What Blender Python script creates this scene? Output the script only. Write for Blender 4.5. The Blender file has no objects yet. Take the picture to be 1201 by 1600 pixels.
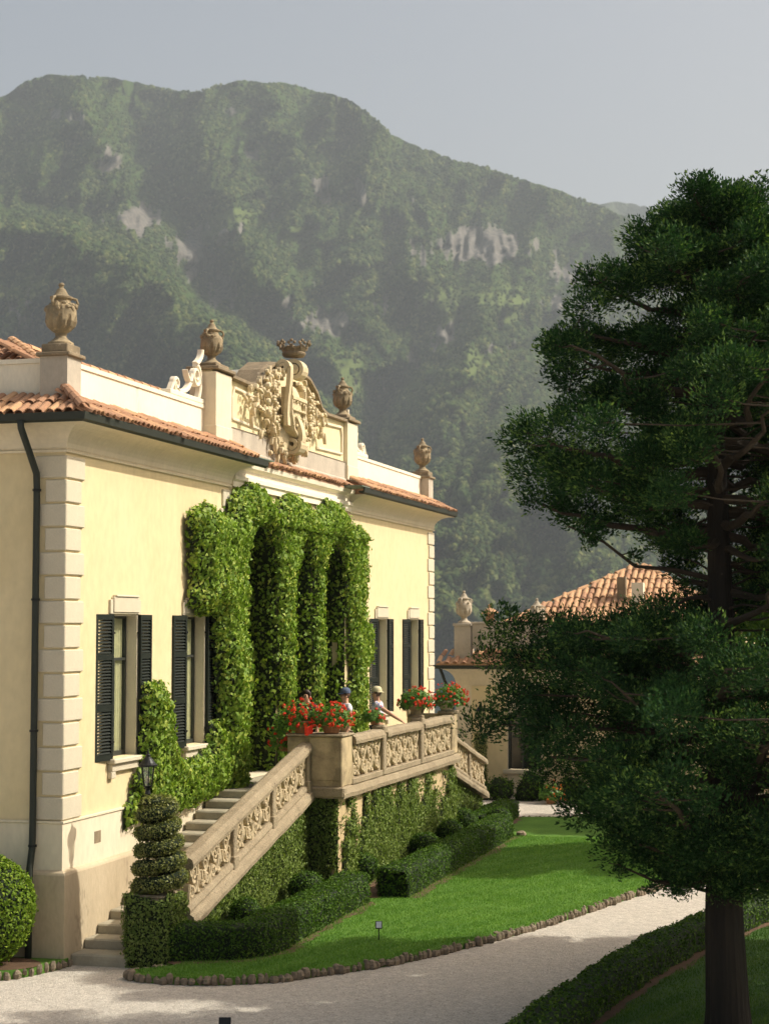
import bpy, math, random
import numpy as np
from mathutils import Vector, Matrix
sc = bpy.context.scene
COL = sc.collection
rng = np.random.default_rng(7)
random.seed(7)

# ------------------------------------------------------------------ camera, sky, sun, exposure
YAW, PITCH = math.radians(15.35), math.atan(180 / 2800.0)
CAM = np.array([10.92, -22.93, 4.65])
cam = bpy.data.cameras.new("camera"); co = bpy.data.objects.new("camera", cam); COL.objects.link(co)
co.location = CAM.tolist(); co.rotation_euler = (math.pi / 2 + PITCH, 0, YAW)
cam.sensor_fit = 'VERTICAL'; cam.sensor_height = 36; cam.sensor_width = 27; cam.lens = 2800 / 1600 * 36
cam.clip_start = 0.1; cam.clip_end = 30000
cam.dof.use_dof = True; cam.dof.focus_distance = 27.5; cam.dof.aperture_fstop = 2.6
sc.camera = co
SUN = Vector((1.0, 0.40, 1.03)).normalized()
w = bpy.data.worlds.new("World"); sc.world = w; w.use_nodes = True
nt = w.node_tree; nt.nodes.clear()
sky = nt.nodes.new('ShaderNodeTexSky'); sky.sky_type = 'NISHITA'; sky.sun_disc = False
sky.sun_elevation = math.asin(SUN.z); sky.sun_rotation = math.atan2(SUN.x, SUN.y)
sky.air_density = 0.75; sky.dust_density = 6.0; sky.ozone_density = 0.3
bg = nt.nodes.new('ShaderNodeBackground'); bg.inputs[1].default_value = 0.145
wo = nt.nodes.new('ShaderNodeOutputWorld')
tint = nt.nodes.new('ShaderNodeMix'); tint.data_type = 'RGBA'; tint.blend_type = 'MULTIPLY'; tint.inputs[0].default_value = 1.0; tint.inputs[7].default_value = (1.10, 1.0, 0.87, 1)
nt.links.new(sky.outputs[0], tint.inputs[6]); nt.links.new(tint.outputs[2], bg.inputs[0]); nt.links.new(bg.outputs[0], wo.inputs[0])
sl = bpy.data.lights.new("sun", 'SUN'); sl.energy = 4.8; sl.angle = math.radians(0.53); sl.color = (1.0, 0.945, 0.82)
so = bpy.data.objects.new("sun", sl); COL.objects.link(so); so.rotation_euler = SUN.to_track_quat('Z', 'Y').to_euler()
vs = sc.view_settings; vs.view_transform = 'Standard'; vs.look = 'None'; vs.exposure = 0.35; vs.gamma = 1.0; vs.use_curve_mapping = False
sc.cycles.use_denoising = True
sc.cycles.max_bounces = 8; sc.cycles.diffuse_bounces = 3; sc.cycles.glossy_bounces = 2; sc.cycles.transparent_max_bounces = 12
sc.cycles.volume_bounces = 0

# ------------------------------------------------------------------ noise
def _h(ix, iy, iz):
    n = (ix * 374761393 + iy * 668265263 + iz * 2147483647 + 1274126177).astype(np.int64)
    n = (n ^ (n >> 13)) * 1274126177
    n = n & 0xffffffff
    return ((n ^ (n >> 16)) & 0xffff) / 65535.0
def vnoise(x, y, z=0.0):
    x = np.asarray(x, float); y = np.asarray(y, float); z = np.asarray(z, float) + 0 * x
    ix, iy, iz = np.floor(x).astype(np.int64), np.floor(y).astype(np.int64), np.floor(z).astype(np.int64)
    fx, fy, fz = x - ix, y - iy, z - iz
    fx, fy, fz = fx * fx * (3 - 2 * fx), fy * fy * (3 - 2 * fy), fz * fz * (3 - 2 * fz)
    r = 0
    for dx in (0, 1):
        for dy in (0, 1):
            for dz in (0, 1):
                r = r + _h(ix + dx, iy + dy, iz + dz) * (fx if dx else 1 - fx) * (fy if dy else 1 - fy) * (fz if dz else 1 - fz)
    return r * 2 - 1
def fbm(x, y, z=0.0, o=4, ridged=False):
    a, s, t = 1.0, 0, 0
    for i in range(o):
        n = vnoise(np.asarray(x) * 2 ** i + 17 * i, np.asarray(y) * 2 ** i + 31 * i, np.asarray(z) * 2 ** i)
        if ridged: n = 1 - 2 * np.abs(n)
        s = s + a * n; t += a; a *= 0.5
    return s / t

# ------------------------------------------------------------------ materials
def new_mat(name):
    m = bpy.data.materials.new(name); m.use_nodes = True
    n = m.node_tree; n.nodes.clear()
    out = n.nodes.new('ShaderNodeOutputMaterial'); return m, n, out
def nd(n, t, **k):
    o = n.nodes.new(t)
    for a, b in k.items(): setattr(o, a, b)
    return o
def noise(n, scale, detail=4, rough=0.6, vec=None, dist=0.0):
    o = nd(n, 'ShaderNodeTexNoise'); o.inputs['Scale'].default_value = scale; o.inputs['Detail'].default_value = detail
    o.inputs['Roughness'].default_value = rough; o.inputs['Distortion'].default_value = dist
    if vec is not None: n.links.new(vec, o.inputs['Vector'])
    return o
def ramp(n, fac, stops):
    r = nd(n, 'ShaderNodeValToRGB'); n.links.new(fac, r.inputs[0])
    e = r.color_ramp.elements
    while len(e) < len(stops): e.new(0.5)
    for i, (p, c) in enumerate(stops):
        e[i].position = p; e[i].color = (c, c, c, 1) if isinstance(c, (int, float)) else (*c, 1)
    return r
def mixc(n, fac, a, b, mode='MIX'):
    m = nd(n, 'ShaderNodeMix', data_type='RGBA', blend_type=mode)
    for s, v in ((0, fac), (6, a), (7, b)):
        if hasattr(v, 'is_output') or hasattr(v, 'links'): n.links.new(v, m.inputs[s])
        elif isinstance(v, (int, float)): m.inputs[s].default_value = v if s == 0 else (v, v, v, 1)
        else: m.inputs[s].default_value = (*v, 1)
    return m.outputs[2]
def stone(name, base, dark=None, light=None, scale=3.0, fine=40.0, rough=0.85, bump=0.3, bumpd=0.01, stain=0.5, spots=None, stretch=(1, 1, 1), spec=0.3, lo=0.35, hi=0.7):
    m, n, out = new_mat(name)
    tc = nd(n, 'ShaderNodeTexCoord'); mp = nd(n, 'ShaderNodeMapping'); mp.inputs['Scale'].default_value = stretch
    n.links.new(tc.outputs['Object'], mp.inputs[0]); v = mp.outputs[0]
    a = noise(n, scale, 5, 0.65, v, 0.3)
    f = ramp(n, a.outputs[0], [(lo, 0.0), (hi, 1.0)])
    c = mixc(n, f.outputs[0], dark or tuple(x * (1 - stain) for x in base), base)
    b = noise(n, fine, 3, 0.6, v)
    f2 = ramp(n, b.outputs[0], [(0.3, 0.0), (0.7, 1.0)])
    c = mixc(n, 0.35, c, mixc(n, f2.outputs[0], tuple(x * 0.8 for x in base), light or tuple(min(1, x * 1.12) for x in base)), 'MIX')
    if spots:
        s = noise(n, spots[1], 4, 0.7, v); f3 = ramp(n, s.outputs[0], [(spots[2], 0.0), (spots[2] + 0.08, 1.0)])
        c = mixc(n, f3.outputs[0], c, spots[0])
    p = nd(n, 'ShaderNodeBsdfPrincipled'); n.links.new(c, p.inputs['Base Color'])
    p.inputs['Roughness'].default_value = rough; p.inputs['Specular IOR Level'].default_value = spec
    bp = nd(n, 'ShaderNodeBump'); bp.inputs['Strength'].default_value = bump; bp.inputs['Distance'].default_value = bumpd
    n.links.new(b.outputs[0], bp.inputs['Height']); n.links.new(bp.outputs[0], p.inputs['Normal'])
    n.links.new(p.outputs[0], out.inputs[0]); return m
def leafmat(name, c0, c1, c2, trans=0.35, rough=0.45, spec=0.35, nscale=1.2, tcol=None):
    m, n, out = new_mat(name)
    at = nd(n, 'ShaderNodeAttribute', attribute_name='rnd')
    tc = nd(n, 'ShaderNodeTexCoord')
    a = noise(n, nscale, 3, 0.6, tc.outputs['Object'])
    r1 = ramp(n, at.outputs['Fac'], [(0.0, c0), (0.55, c1), (1.0, c2)])
    f = ramp(n, a.outputs[0], [(0.35, 0.0), (0.65, 1.0)])
    c = mixc(n, f.outputs[0], r1.outputs[0], c1)
    c = mixc(n, 0.25, c, r1.outputs[0])
    p = nd(n, 'ShaderNodeBsdfPrincipled'); n.links.new(c, p.inputs['Base Color'])
    p.inputs['Roughness'].default_value = rough; p.inputs['Specular IOR Level'].default_value = spec
    t = nd(n, 'ShaderNodeBsdfTranslucent')
    tcx = mixc(n, 1.0, c, tcol or (1.3, 1.45, 0.6), 'MULTIPLY'); n.links.new(tcx, t.inputs[0])
    mx = nd(n, 'ShaderNodeMixShader'); mx.inputs[0].default_value = trans
    n.links.new(p.outputs[0], mx.inputs[1]); n.links.new(t.outputs[0], mx.inputs[2]); n.links.new(mx.outputs[0], out.inputs[0]); return m
def plain(name, col, rough=0.5, metal=0.0, spec=0.4, bump=0.0):
    m, n, out = new_mat(name)
    p = nd(n, 'ShaderNodeBsdfPrincipled'); tc = nd(n, 'ShaderNodeTexCoord')
    a = noise(n, 14, 3, 0.6, tc.outputs['Object'])
    c = mixc(n, a.outputs[0], tuple(x * 0.8 for x in col), tuple(min(1, x * 1.2) for x in col)); n.links.new(c, p.inputs['Base Color'])
    p.inputs['Roughness'].default_value = rough; p.inputs['Metallic'].default_value = metal; p.inputs['Specular IOR Level'].default_value = spec
    n.links.new(p.outputs[0], out.inputs[0]); return m

M = {}
M['yellow'] = stone('yellow_render', (0.71, 0.60, 0.37), dark=(0.635, 0.525, 0.30), scale=0.8, fine=7, bump=0.06, bumpd=0.006, stretch=(1, 1, 0.6), rough=0.9)
M['yellow_side'] = M['yellow']
M['cream'] = stone('cream_render', (0.74, 0.66, 0.50), dark=(0.66, 0.58, 0.42), scale=0.9, fine=12, bump=0.1, bumpd=0.005, rough=0.9, stretch=(1, 1, 0.4), spots=((0.58, 0.51, 0.37), 1.7, 0.66))
M['panel_yellow'] = stone('pale_yellow_render', (0.76, 0.67, 0.42), dark=(0.68, 0.58, 0.34), scale=1.2, fine=12, bump=0.1, bumpd=0.005, rough=0.9)
M['quoin'] = stone('quoin_stone', (0.60, 0.545, 0.42), dark=(0.54, 0.485, 0.365), scale=2.5, fine=45, bump=0.35, bumpd=0.006)
M['white'] = stone('white_painted_stucco', (0.84, 0.77, 0.61), dark=(0.77, 0.69, 0.53), scale=1.2, fine=20, bump=0.1, bumpd=0.004, rough=0.8, stretch=(1, 1, 0.35), spots=((0.66, 0.59, 0.46), 2.6, 0.63))
M['grey_stucco'] = stone('weathered_grey_stucco', (0.52, 0.465, 0.375), dark=(0.34, 0.30, 0.245), scale=2.0, fine=25, bump=0.2, stretch=(1, 1, 0.6))
M['footing'] = stone('weathered_plaster', (0.55, 0.46, 0.32), dark=(0.40, 0.32, 0.21), scale=1.3, fine=22, bump=0.35, bumpd=0.012, stretch=(1, 1, 0.4), spots=((0.30, 0.24, 0.165), 2.3, 0.6))
M['sandstone'] = stone('carved_sandstone', (0.68, 0.58, 0.385), dark=(0.50, 0.40, 0.235), scale=4.0, fine=40, bump=0.5, bumpd=0.012)
M['urnstone'] = stone('lichened_stone', (0.36, 0.285, 0.175), dark=(0.12, 0.10, 0.065), scale=6.0, fine=38, bump=0.6, bumpd=0.012, spots=((0.42, 0.33, 0.2), 9, 0.6))
M['capstone'] = stone('dark_weathered_capstone', (0.30, 0.235, 0.15), dark=(0.13, 0.105, 0.07), scale=5.0, fine=40, bump=0.6, bumpd=0.01, spots=((0.4, 0.34, 0.25), 12, 0.62))
M['rail'] = stone('rough_grey_limestone', (0.37, 0.305, 0.205), dark=(0.21, 0.165, 0.105), scale=3.0, fine=30, bump=0.9, bumpd=0.02, spots=((0.12, 0.09, 0.065), 11, 0.62))
M['scroll'] = stone('honey_carved_stone', (0.58, 0.48, 0.32), dark=(0.33, 0.26, 0.155), scale=5.0, fine=35, bump=0.4, bumpd=0.01)
M['pier'] = stone('stained_pier_stone', (0.50, 0.40, 0.24), dark=(0.15, 0.12, 0.075), scale=1.6, fine=30, bump=0.4, bumpd=0.01, lo=0.42, hi=0.6)
M['step'] = stone('grey_stone_step', (0.43, 0.39, 0.29), dark=(0.25, 0.225, 0.165), scale=2.5, fine=30, bump=0.4, bumpd=0.008)
M['plaster'] = stone('bare_tan_plaster', (0.60, 0.47, 0.27), dark=(0.42, 0.31, 0.18), scale=2.2, fine=20, bump=0.4, bumpd=0.01, stretch=(1, 1, 0.3))
M['tile'] = stone('terracotta_tile', (0.44, 0.235, 0.13), dark=(0.26, 0.15, 0.095), light=(0.56, 0.34, 0.21), scale=3.3, fine=18, bump=0.4, bumpd=0.006, spots=((0.12, 0.08, 0.06), 5.0, 0.66))
M['tile_pale'] = stone('sunbleached_terracotta', (0.60, 0.355, 0.19), dark=(0.43, 0.25, 0.13), light=(0.7, 0.45, 0.28), scale=2.3, fine=18, bump=0.3, bumpd=0.006)
M['gutter'] = plain('dark_green_metal', (0.028, 0.034, 0.026), 0.6, 0.1)
M['copper'] = plain('verdigris_flashing', (0.16, 0.20, 0.16), 0.6, 0.2)
M['shutter'] = plain('dark_green_paint', (0.009, 0.014, 0.010), 0.55, 0, 0.25)
M['iron'] = plain('black_iron', (0.02, 0.022, 0.022), 0.45, 0.6)
M['frame'] = plain('dark_window_frame', (0.035, 0.04, 0.035), 0.45)
M['curtain'] = plain('cream_curtain', (0.72, 0.70, 0.50), 0.9)
M['lead'] = stone('aged_lead_sheet', (0.33, 0.32, 0.27), dark=(0.22, 0.21, 0.18), scale=3, fine=16, bump=0.3, rough=0.7)
M['soil'] = stone('brown_soil', (0.16, 0.095, 0.055), dark=(0.07, 0.045, 0.03), scale=5, fine=60, bump=0.8, bumpd=0.02)
M['edge'] = stone('rough_edging_stone', (0.27, 0.215, 0.15), dark=(0.09, 0.075, 0.055), scale=6, fine=30, bump=0.7, bumpd=0.012, spots=((0.1, 0.12, 0.05), 5, 0.6))
M['bark'] = stone('fibrous_bark', (0.026, 0.020, 0.014), dark=(0.007, 0.006, 0.005), scale=6, fine=20, bump=0.9, bumpd=0.02, stretch=(1, 1, 0.12))
M['twig'] = stone('grey_brown_twig', (0.055, 0.042, 0.028), scale=8, fine=30)
M['pot'] = stone('terracotta_pot', (0.44, 0.21, 0.10), dark=(0.28, 0.15, 0.085), scale=6, fine=40, spots=((0.4, 0.33, 0.24), 8, 0.62))
M['palepot'] = stone('pale_stone_pot', (0.52, 0.45, 0.34), scale=6, fine=40)
M['ivy'] = leafmat('creeper_leaf', (0.075, 0.15, 0.018), (0.20, 0.32, 0.04), (0.42, 0.46, 0.085), 0.2, 0.55, 0.22)
M['ivycore'] = stone('creeper_stems', (0.022, 0.035, 0.010), scale=12, fine=60, bump=0.8, bumpd=0.02)
M['fig'] = leafmat('creeping_fig_leaf', (0.085, 0.135, 0.028), (0.16, 0.23, 0.05), (0.28, 0.33, 0.10), 0.2, 0.6, 0.2, 2.0)
M['box'] = leafmat('box_hedge_leaf', (0.022, 0.058, 0.008), (0.055, 0.12, 0.012), (0.15, 0.24, 0.028), 0.22, 0.6, 0.18)
M['boxcore'] = stone('hedge_inner_twigs', (0.012, 0.024, 0.008), scale=12, fine=60)
M['topiary'] = leafmat('topiary_leaf', (0.10, 0.125, 0.032), (0.19, 0.21, 0.058), (0.33, 0.32, 0.11), 0.2, 0.5, 0.35)
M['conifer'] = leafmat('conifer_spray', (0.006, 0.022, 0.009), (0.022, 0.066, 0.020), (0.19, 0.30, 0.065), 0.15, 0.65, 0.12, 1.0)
M['broad'] = leafmat('broadleaf_leaf', (0.04, 0.09, 0.012), (0.08, 0.16, 0.02), (0.2, 0.27, 0.04), 0.4, 0.45, 0.35)
M['gera'] = leafmat('geranium_leaf', (0.06, 0.13, 0.02), (0.10, 0.21, 0.035), (0.17, 0.28, 0.06), 0.3, 0.5, 0.3)
M['bloom'] = leafmat('geranium_bloom', (0.62, 0.03, 0.012), (0.80, 0.06, 0.02), (0.85, 0.16, 0.06), 0.2, 0.5, 0.3, tcol=(1.0, 0.5, 0.5))
M['bloom2'] = leafmat('orange_bloom', (0.7, 0.10, 0.02), (0.85, 0.22, 0.04), (0.85, 0.35, 0.06), 0.2, 0.5, 0.3, tcol=(1.0, 0.6, 0.5))
M['grass'] = leafmat('grass_blade', (0.09, 0.195, 0.033), (0.13, 0.26, 0.045), (0.21, 0.34, 0.075), 0.3, 0.6, 0.15, 0.8)
def cloth(name, c, pat=None):
    m, n, out = new_mat(name); tc = nd(n, 'ShaderNodeTexCoord'); p = nd(n, 'ShaderNodeBsdfPrincipled')
    p.inputs['Roughness'].default_value = 0.9; p.inputs['Specular IOR Level'].default_value = 0.1
    col = None
    if pat:
        a = noise(n, 17, 2, 0.5, tc.outputs['Object']); f = ramp(n, a.outputs[0], [(0.54, 0.0), (0.58, 1.0)]); col = mixc(n, f.outputs[0], c, pat[0])
        b = noise(n, 12, 2, 0.5, tc.outputs['Object'], 1.0); f = ramp(n, b.outputs[0], [(0.60, 0.0), (0.63, 1.0)]); col = mixc(n, f.outputs[0], col, pat[1])
        n.links.new(col, p.inputs['Base Color'])
    else: p.inputs['Base Color'].default_value = (*c, 1)
    n.links.new(p.outputs[0], out.inputs[0]); return m

# glass and lantern glass
def glassmat(name, col, alpha=0.25, rough=0.03):
    m, n, out = new_mat(name)
    g = nd(n, 'ShaderNodeBsdfGlossy'); g.inputs['Roughness'].default_value = rough; g.inputs[0].default_value = (0.9, 0.95, 0.95, 1)
    t = nd(n, 'ShaderNodeBsdfTransparent'); t.inputs[0].default_value = (*col, 1)
    mx = nd(n, 'ShaderNodeMixShader'); mx.inputs[0].default_value = 0.13
    n.links.new(t.outputs[0], mx.inputs[1]); n.links.new(g.outputs[0], mx.inputs[2]); n.links.new(mx.outputs[0], out.inputs[0]); return m
M['glass'] = glassmat('window_glass', (0.85, 0.88, 0.82))

# gravel
def gravel():
    m, n, out = new_mat('pale_gravel'); tc = nd(n, 'ShaderNodeTexCoord'); v = tc.outputs['Object']
    vo = nd(n, 'ShaderNodeTexVoronoi'); vo.inputs['Scale'].default_value = 55; n.links.new(v, vo.inputs['Vector'])
    hs = nd(n, 'ShaderNodeSeparateColor'); n.links.new(vo.outputs['Color'], hs.inputs[0])
    r = ramp(n, hs.outputs[0], [(0.0, (0.37, 0.335, 0.285)), (0.3, (0.49, 0.45, 0.39)), (0.75, (0.57, 0.53, 0.46)), (1.0, (0.66, 0.615, 0.54))])
    a = noise(n, 0.7, 5, 0.6, v); f = ramp(n, a.outputs[0], [(0.35, 0.0), (0.7, 1.0)])
    c = mixc(n, f.outputs[0], (0.44, 0.39, 0.33), r.outputs[0], 'MIX'); c = mixc(n, 0.75, c, r.outputs[0])
    b = noise(n, 7, 4, 0.7, v); f2 = ramp(n, b.outputs[0], [(0.3, 0.78), (0.7, 1.08)]); c = mixc(n, 1.0, c, f2.outputs[0], 'MULTIPLY')
    p = nd(n, 'ShaderNodeBsdfPrincipled'); n.links.new(c, p.inputs['Base Color']); p.inputs['Roughness'].default_value = 0.95; p.inputs['Specular IOR Level'].default_value = 0.15
    bp = nd(n, 'ShaderNodeBump'); bp.inputs['Strength'].default_value = 0.7; bp.inputs['Distance'].default_value = 0.012
    n.links.new(vo.outputs['Distance'], bp.inputs['Height']); bp.invert = True
    b2 = nd(n, 'ShaderNodeBump'); b2.inputs['Strength'].default_value = 0.4; b2.inputs['Distance'].default_value = 0.05; n.links.new(b.outputs[0], b2.inputs['Height'])
    n.links.new(b2.outputs[0], bp.inputs['Normal']); n.links.new(bp.outputs[0], p.inputs['Normal']); n.links.new(p.outputs[0], out.inputs[0]); return m
M['gravel'] = gravel()
def turf():
    m, n, out = new_mat('mown_turf'); tc = nd(n, 'ShaderNodeTexCoord'); v = tc.outputs['Object']
    a = noise(n, 1.1, 5, 0.65, v); f = ramp(n, a.outputs[0], [(0.35, 0.0), (0.65, 1.0)])
    c = mixc(n, f.outputs[0], (0.08, 0.175, 0.03), (0.12, 0.235, 0.04))
    b = noise(n, 30, 4, 0.7, v); f2 = ramp(n, b.outputs[0], [(0.3, 0.7), (0.7, 1.2)]); c = mixc(n, 1.0, c, f2.outputs[0], 'MULTIPLY')
    p = nd(n, 'ShaderNodeBsdfPrincipled'); n.links.new(c, p.inputs['Base Color']); p.inputs['Roughness'].default_value = 0.9; p.inputs['Specular IOR Level'].default_value = 0.1
    bp = nd(n, 'ShaderNodeBump'); bp.inputs['Strength'].default_value = 0.8; bp.inputs['Distance'].default_value = 0.03; n.links.new(b.outputs[0], bp.inputs['Height'])
    n.links.new(bp.outputs[0], p.inputs['Normal']); n.links.new(p.outputs[0], out.inputs[0]); return m
M['turf'] = turf()
M['turf_dark'] = stone('painted_shade_turf', (0.06, 0.13, 0.022), dark=(0.03, 0.075, 0.014), scale=2, fine=30, bump=0.8, bumpd=0.03)  # turf with the tree shade painted in as a darker green
M['grass_dark'] = leafmat('painted_shade_blade', (0.05, 0.12, 0.02), (0.08, 0.16, 0.028), (0.15, 0.23, 0.05), 0.2, 0.6, 0.15, 0.8)  # grass blade copy, its colour lowered to deepen the shade under the trees

# ------------------------------------------------------------------ mesh helpers
class MB:
    def __init__(s): s.v = []; s.f = []; s.n = 0
    def add(s, V, F):
        V = np.asarray(V, float); s.v.append(V); s.f += [tuple(int(i) + s.n for i in f) for f in F]; s.n += len(V); return s
    def box(s, x0, x1, y0, y1, z0, z1, bev=0.0):
        V = np.array([(x, y, z) for x in (x0, x1) for y in (y0, y1) for z in (z0, z1)], float)
        if bev > 0: return s.bbox(x0, x1, y0, y1, z0, z1, bev)
        return s.add(V, [(0, 1, 3, 2), (4, 6, 7, 5), (0, 4, 5, 1), (2, 3, 7, 6), (0, 2, 6, 4), (1, 5, 7, 3)])
    def bbox(s, x0, x1, y0, y1, z0, z1, b):
        P = []; L = ((x0, x1), (y0, y1), (z0, z1)); idx = {}
        for sx in (0, 1):
            for sy in (0, 1):
                for sz in (0, 1):
                    S = (sx, sy, sz)
                    for a in range(3):
                        p = [L[k][S[k]] + (b if S[k] == 0 else -b) * (k != a) for k in range(3)]
                        idx[(S, a)] = len(P); P.append(p)
        F = []
        for a in range(3):
            o = [k for k in range(3) if k != a]
            for q in (0, 1):
                r = []
                for u, v in ((0, 0), (1, 0), (1, 1), (0, 1)):
                    S = [0, 0, 0]; S[a] = q; S[o[0]] = u; S[o[1]] = v; r.append(idx[(tuple(S), a)])
                F.append(tuple(r))
        for a in range(3):
            o = [k for k in range(3) if k != a]
            for u in (0, 1):
                for v in (0, 1):
                    S0 = [0, 0, 0]; S1 = [0, 0, 0]; S0[a] = 0; S1[a] = 1
                    for S in (S0, S1): S[o[0]] = u; S[o[1]] = v
                    F.append((idx[(tuple(S0), o[0])], idx[(tuple(S1), o[0])], idx[(tuple(S1), o[1])], idx[(tuple(S0), o[1])]))
        for sx in (0, 1):
            for sy in (0, 1):
                for sz in (0, 1): F.append(tuple(idx[((sx, sy, sz), a)] for a in range(3)))
        return s.add(P, F)
    def tube(s, P, R, n=8, cap=True, rough=0.0, seed=0):
        P = np.asarray(P, float); R = np.broadcast_to(np.asarray(R, float), (len(P),)); V = []
        T = np.gradient(P, axis=0); T /= np.linalg.norm(T, axis=1)[:, None] + 1e-9
        u = np.cross(T[0], [0, 0, 1.0]);
        if np.linalg.norm(u) < 1e-3: u = np.array([1.0, 0, 0])
        u /= np.linalg.norm(u)
        ang = np.arange(n) * 2 * math.pi / n
        for i in range(len(P)):
            u = u - T[i] * (u @ T[i]); u /= np.linalg.norm(u) + 1e-9; w_ = np.cross(T[i], u)
            rr = R[i] * (1 + rough * (vnoise(np.cos(ang) * 2.2 + seed, np.sin(ang) * 2.2, i * 0.35) + 0.6 * vnoise(np.cos(ang) * 7 + seed, np.sin(ang) * 7, i * 0.25))) if rough else R[i] * np.ones(n)
            V += [P[i] + rr[k] * (math.cos(ang[k]) * u + math.sin(ang[k]) * w_) for k in range(n)]
        F = [(i * n + k, i * n + (k + 1) % n, (i + 1) * n + (k + 1) % n, (i + 1) * n + k) for i in range(len(P) - 1) for k in range(n)]
        if cap: F += [tuple(range(n))[::-1], tuple(range((len(P) - 1) * n, len(P) * n))]
        return s.add(V, F)
    def lathe(s, prof, c=(0, 0, 0), n=20, flute=None, nf=10):
        V = []
        for (r, z) in prof:
            for k in range(n):
                a = 2 * math.pi * k / n; q = r
                if flute and flute[0] <= z <= flute[1]: q = r * (1 + flute[2] * abs(math.sin(a * nf / 2)) - flute[2] * 0.5)
                V.append((c[0] + q * math.cos(a), c[1] + q * math.sin(a), c[2] + z))
        m = len(prof)
        F = [(i * n + k, i * n + (k + 1) % n, (i + 1) * n + (k + 1) % n, (i + 1) * n + k) for i in range(m - 1) for k in range(n)]
        F += [tuple(range(n))[::-1], tuple(range((m - 1) * n, m * n))]
        return s.add(V, F)
    def prism(s, poly, x0, x1):           # polygon in the (y, z) plane, pushed along x
        n = len(poly); V = [(x0, y, z) for y, z in poly] + [(x1, y, z) for y, z in poly]
        return s.add(V, [tuple(range(n))[::-1], tuple(range(n, 2 * n))] + [(i, (i + 1) % n, n + (i + 1) % n, n + i) for i in range(n)])
    def sweep(s, prof, path, cap=True):   # prof [(offset outward, z)], path [(x, y)], outward is to the right of travel
        P = np.asarray(path, float); m = len(prof); V = []
        D = np.diff(P, axis=0); D /= np.linalg.norm(D, axis=1)[:, None]; N = np.stack([D[:, 1], -D[:, 0]], 1)
        for i in range(len(P)):
            if i == 0: o = N[0]
            elif i == len(P) - 1: o = N[-1]
            else: o = (N[i - 1] + N[i]) / (1 + N[i - 1] @ N[i])
            V += [(P[i][0] + o[0] * a, P[i][1] + o[1] * a, z) for a, z in prof]
        F = [(i * m + k, i * m + (k + 1) % m, (i + 1) * m + (k + 1) % m, (i + 1) * m + k) for i in range(len(P) - 1) for k in range(m)]
        if cap: F += [tuple(range(m)), tuple(range((len(P) - 1) * m, len(P) * m))[::-1]]
        return s.add(V, F)
    def ribbon(s, pts, wd, dep, fr=None):   # pts [(u, v)] centre line; wd width (number or list); dep = (d0, d1); fr maps (u, v, d) to xyz
        P = np.asarray(pts, float); T = np.gradient(P, axis=0); T /= np.linalg.norm(T, axis=1)[:, None] + 1e-9
        N = np.stack([-T[:, 1], T[:, 0]], 1); W = np.broadcast_to(np.asarray(wd, float), (len(P),))[:, None] / 2
        fr = fr or (lambda u, v, d: (d, u, v)); V = []
        d0, d1 = dep; e = (d1 - d0) * 0.22
        for i in range(len(P)):
            for k, (a, d) in enumerate(((-1, d0), (-1, d1 - e), (-0.55, d1), (0.55, d1), (1, d1 - e), (1, d0))):
                q = P[i] + N[i] * W[i] * a; V.append(fr(q[0], q[1], d))
        m = 6
        F = [(i * m + k, i * m + (k + 1) % m, (i + 1) * m + (k + 1) % m, (i + 1) * m + k) for i in range(len(P) - 1) for k in range(m)]
        F += [tuple(range(m)), tuple(range((len(P) - 1) * m, len(P) * m))[::-1]]
        return s.add(V, F)
    def blob(s, c, r, seed=0, amp=0.2, n=(7, 10), freq=1.5):
        r = np.broadcast_to(np.asarray(r, float), (3,)); a, b = n; V = [(0, 0, -1.0)]
        for i in range(1, a):
            t = -math.pi / 2 + math.pi * i / a
            V += [(math.cos(t) * math.cos(2 * math.pi * k / b), math.cos(t) * math.sin(2 * math.pi * k / b), math.sin(t)) for k in range(b)]
        V.append((0, 0, 1.0)); V = np.array(V)
        d = 1 + amp * vnoise(V[:, 0] * freq + seed * 3.1, V[:, 1] * freq + seed, V[:, 2] * freq + 7.7 * seed)
        L = len(V) - 1
        F = [(0, 1 + (k + 1) % b, 1 + k) for k in range(b)]
        F += [(1 + i * b + k, 1 + i * b + (k + 1) % b, 1 + (i + 1) * b + (k + 1) % b, 1 + (i + 1) * b + k) for i in range(a - 2) for k in range(b)]
        F += [(L, 1 + (a - 2) * b + k, 1 + (a - 2) * b + (k + 1) % b) for k in range(b)]
        return s.add(V * d[:, None] * r + np.asarray(c, float), F)

def np_mesh(name, V, F, rnd=None, fmat=None):
    """V (n,3); F (m,k) int array or list of such arrays"""
    Fs = [np.asarray(f) for f in (F if isinstance(F, list) else [F]) if len(f)]
    me = bpy.data.meshes.new(name); me.vertices.add(len(V)); me.vertices.foreach_set('co', np.asarray(V, np.float32).ravel())
    li = np.concatenate([f.ravel() for f in Fs]); ks = np.concatenate([np.full(len(f), f.shape[1]) for f in Fs])
    me.loops.add(len(li)); me.loops.foreach_set('vertex_index', li.astype(np.int32))
    me.polygons.add(len(ks)); st = np.concatenate([[0], np.cumsum(ks)[:-1]]); me.polygons.foreach_set('loop_start', st.astype(np.int32))
    if fmat is not None: me.polygons.foreach_set('material_index', np.asarray(fmat, np.int32))
    if rnd is not None:
        a = me.attributes.new('rnd', 'FLOAT', 'FACE'); a.data.foreach_set('value', np.asarray(rnd, np.float32))
    me.update(calc_edges=True); return me

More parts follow.
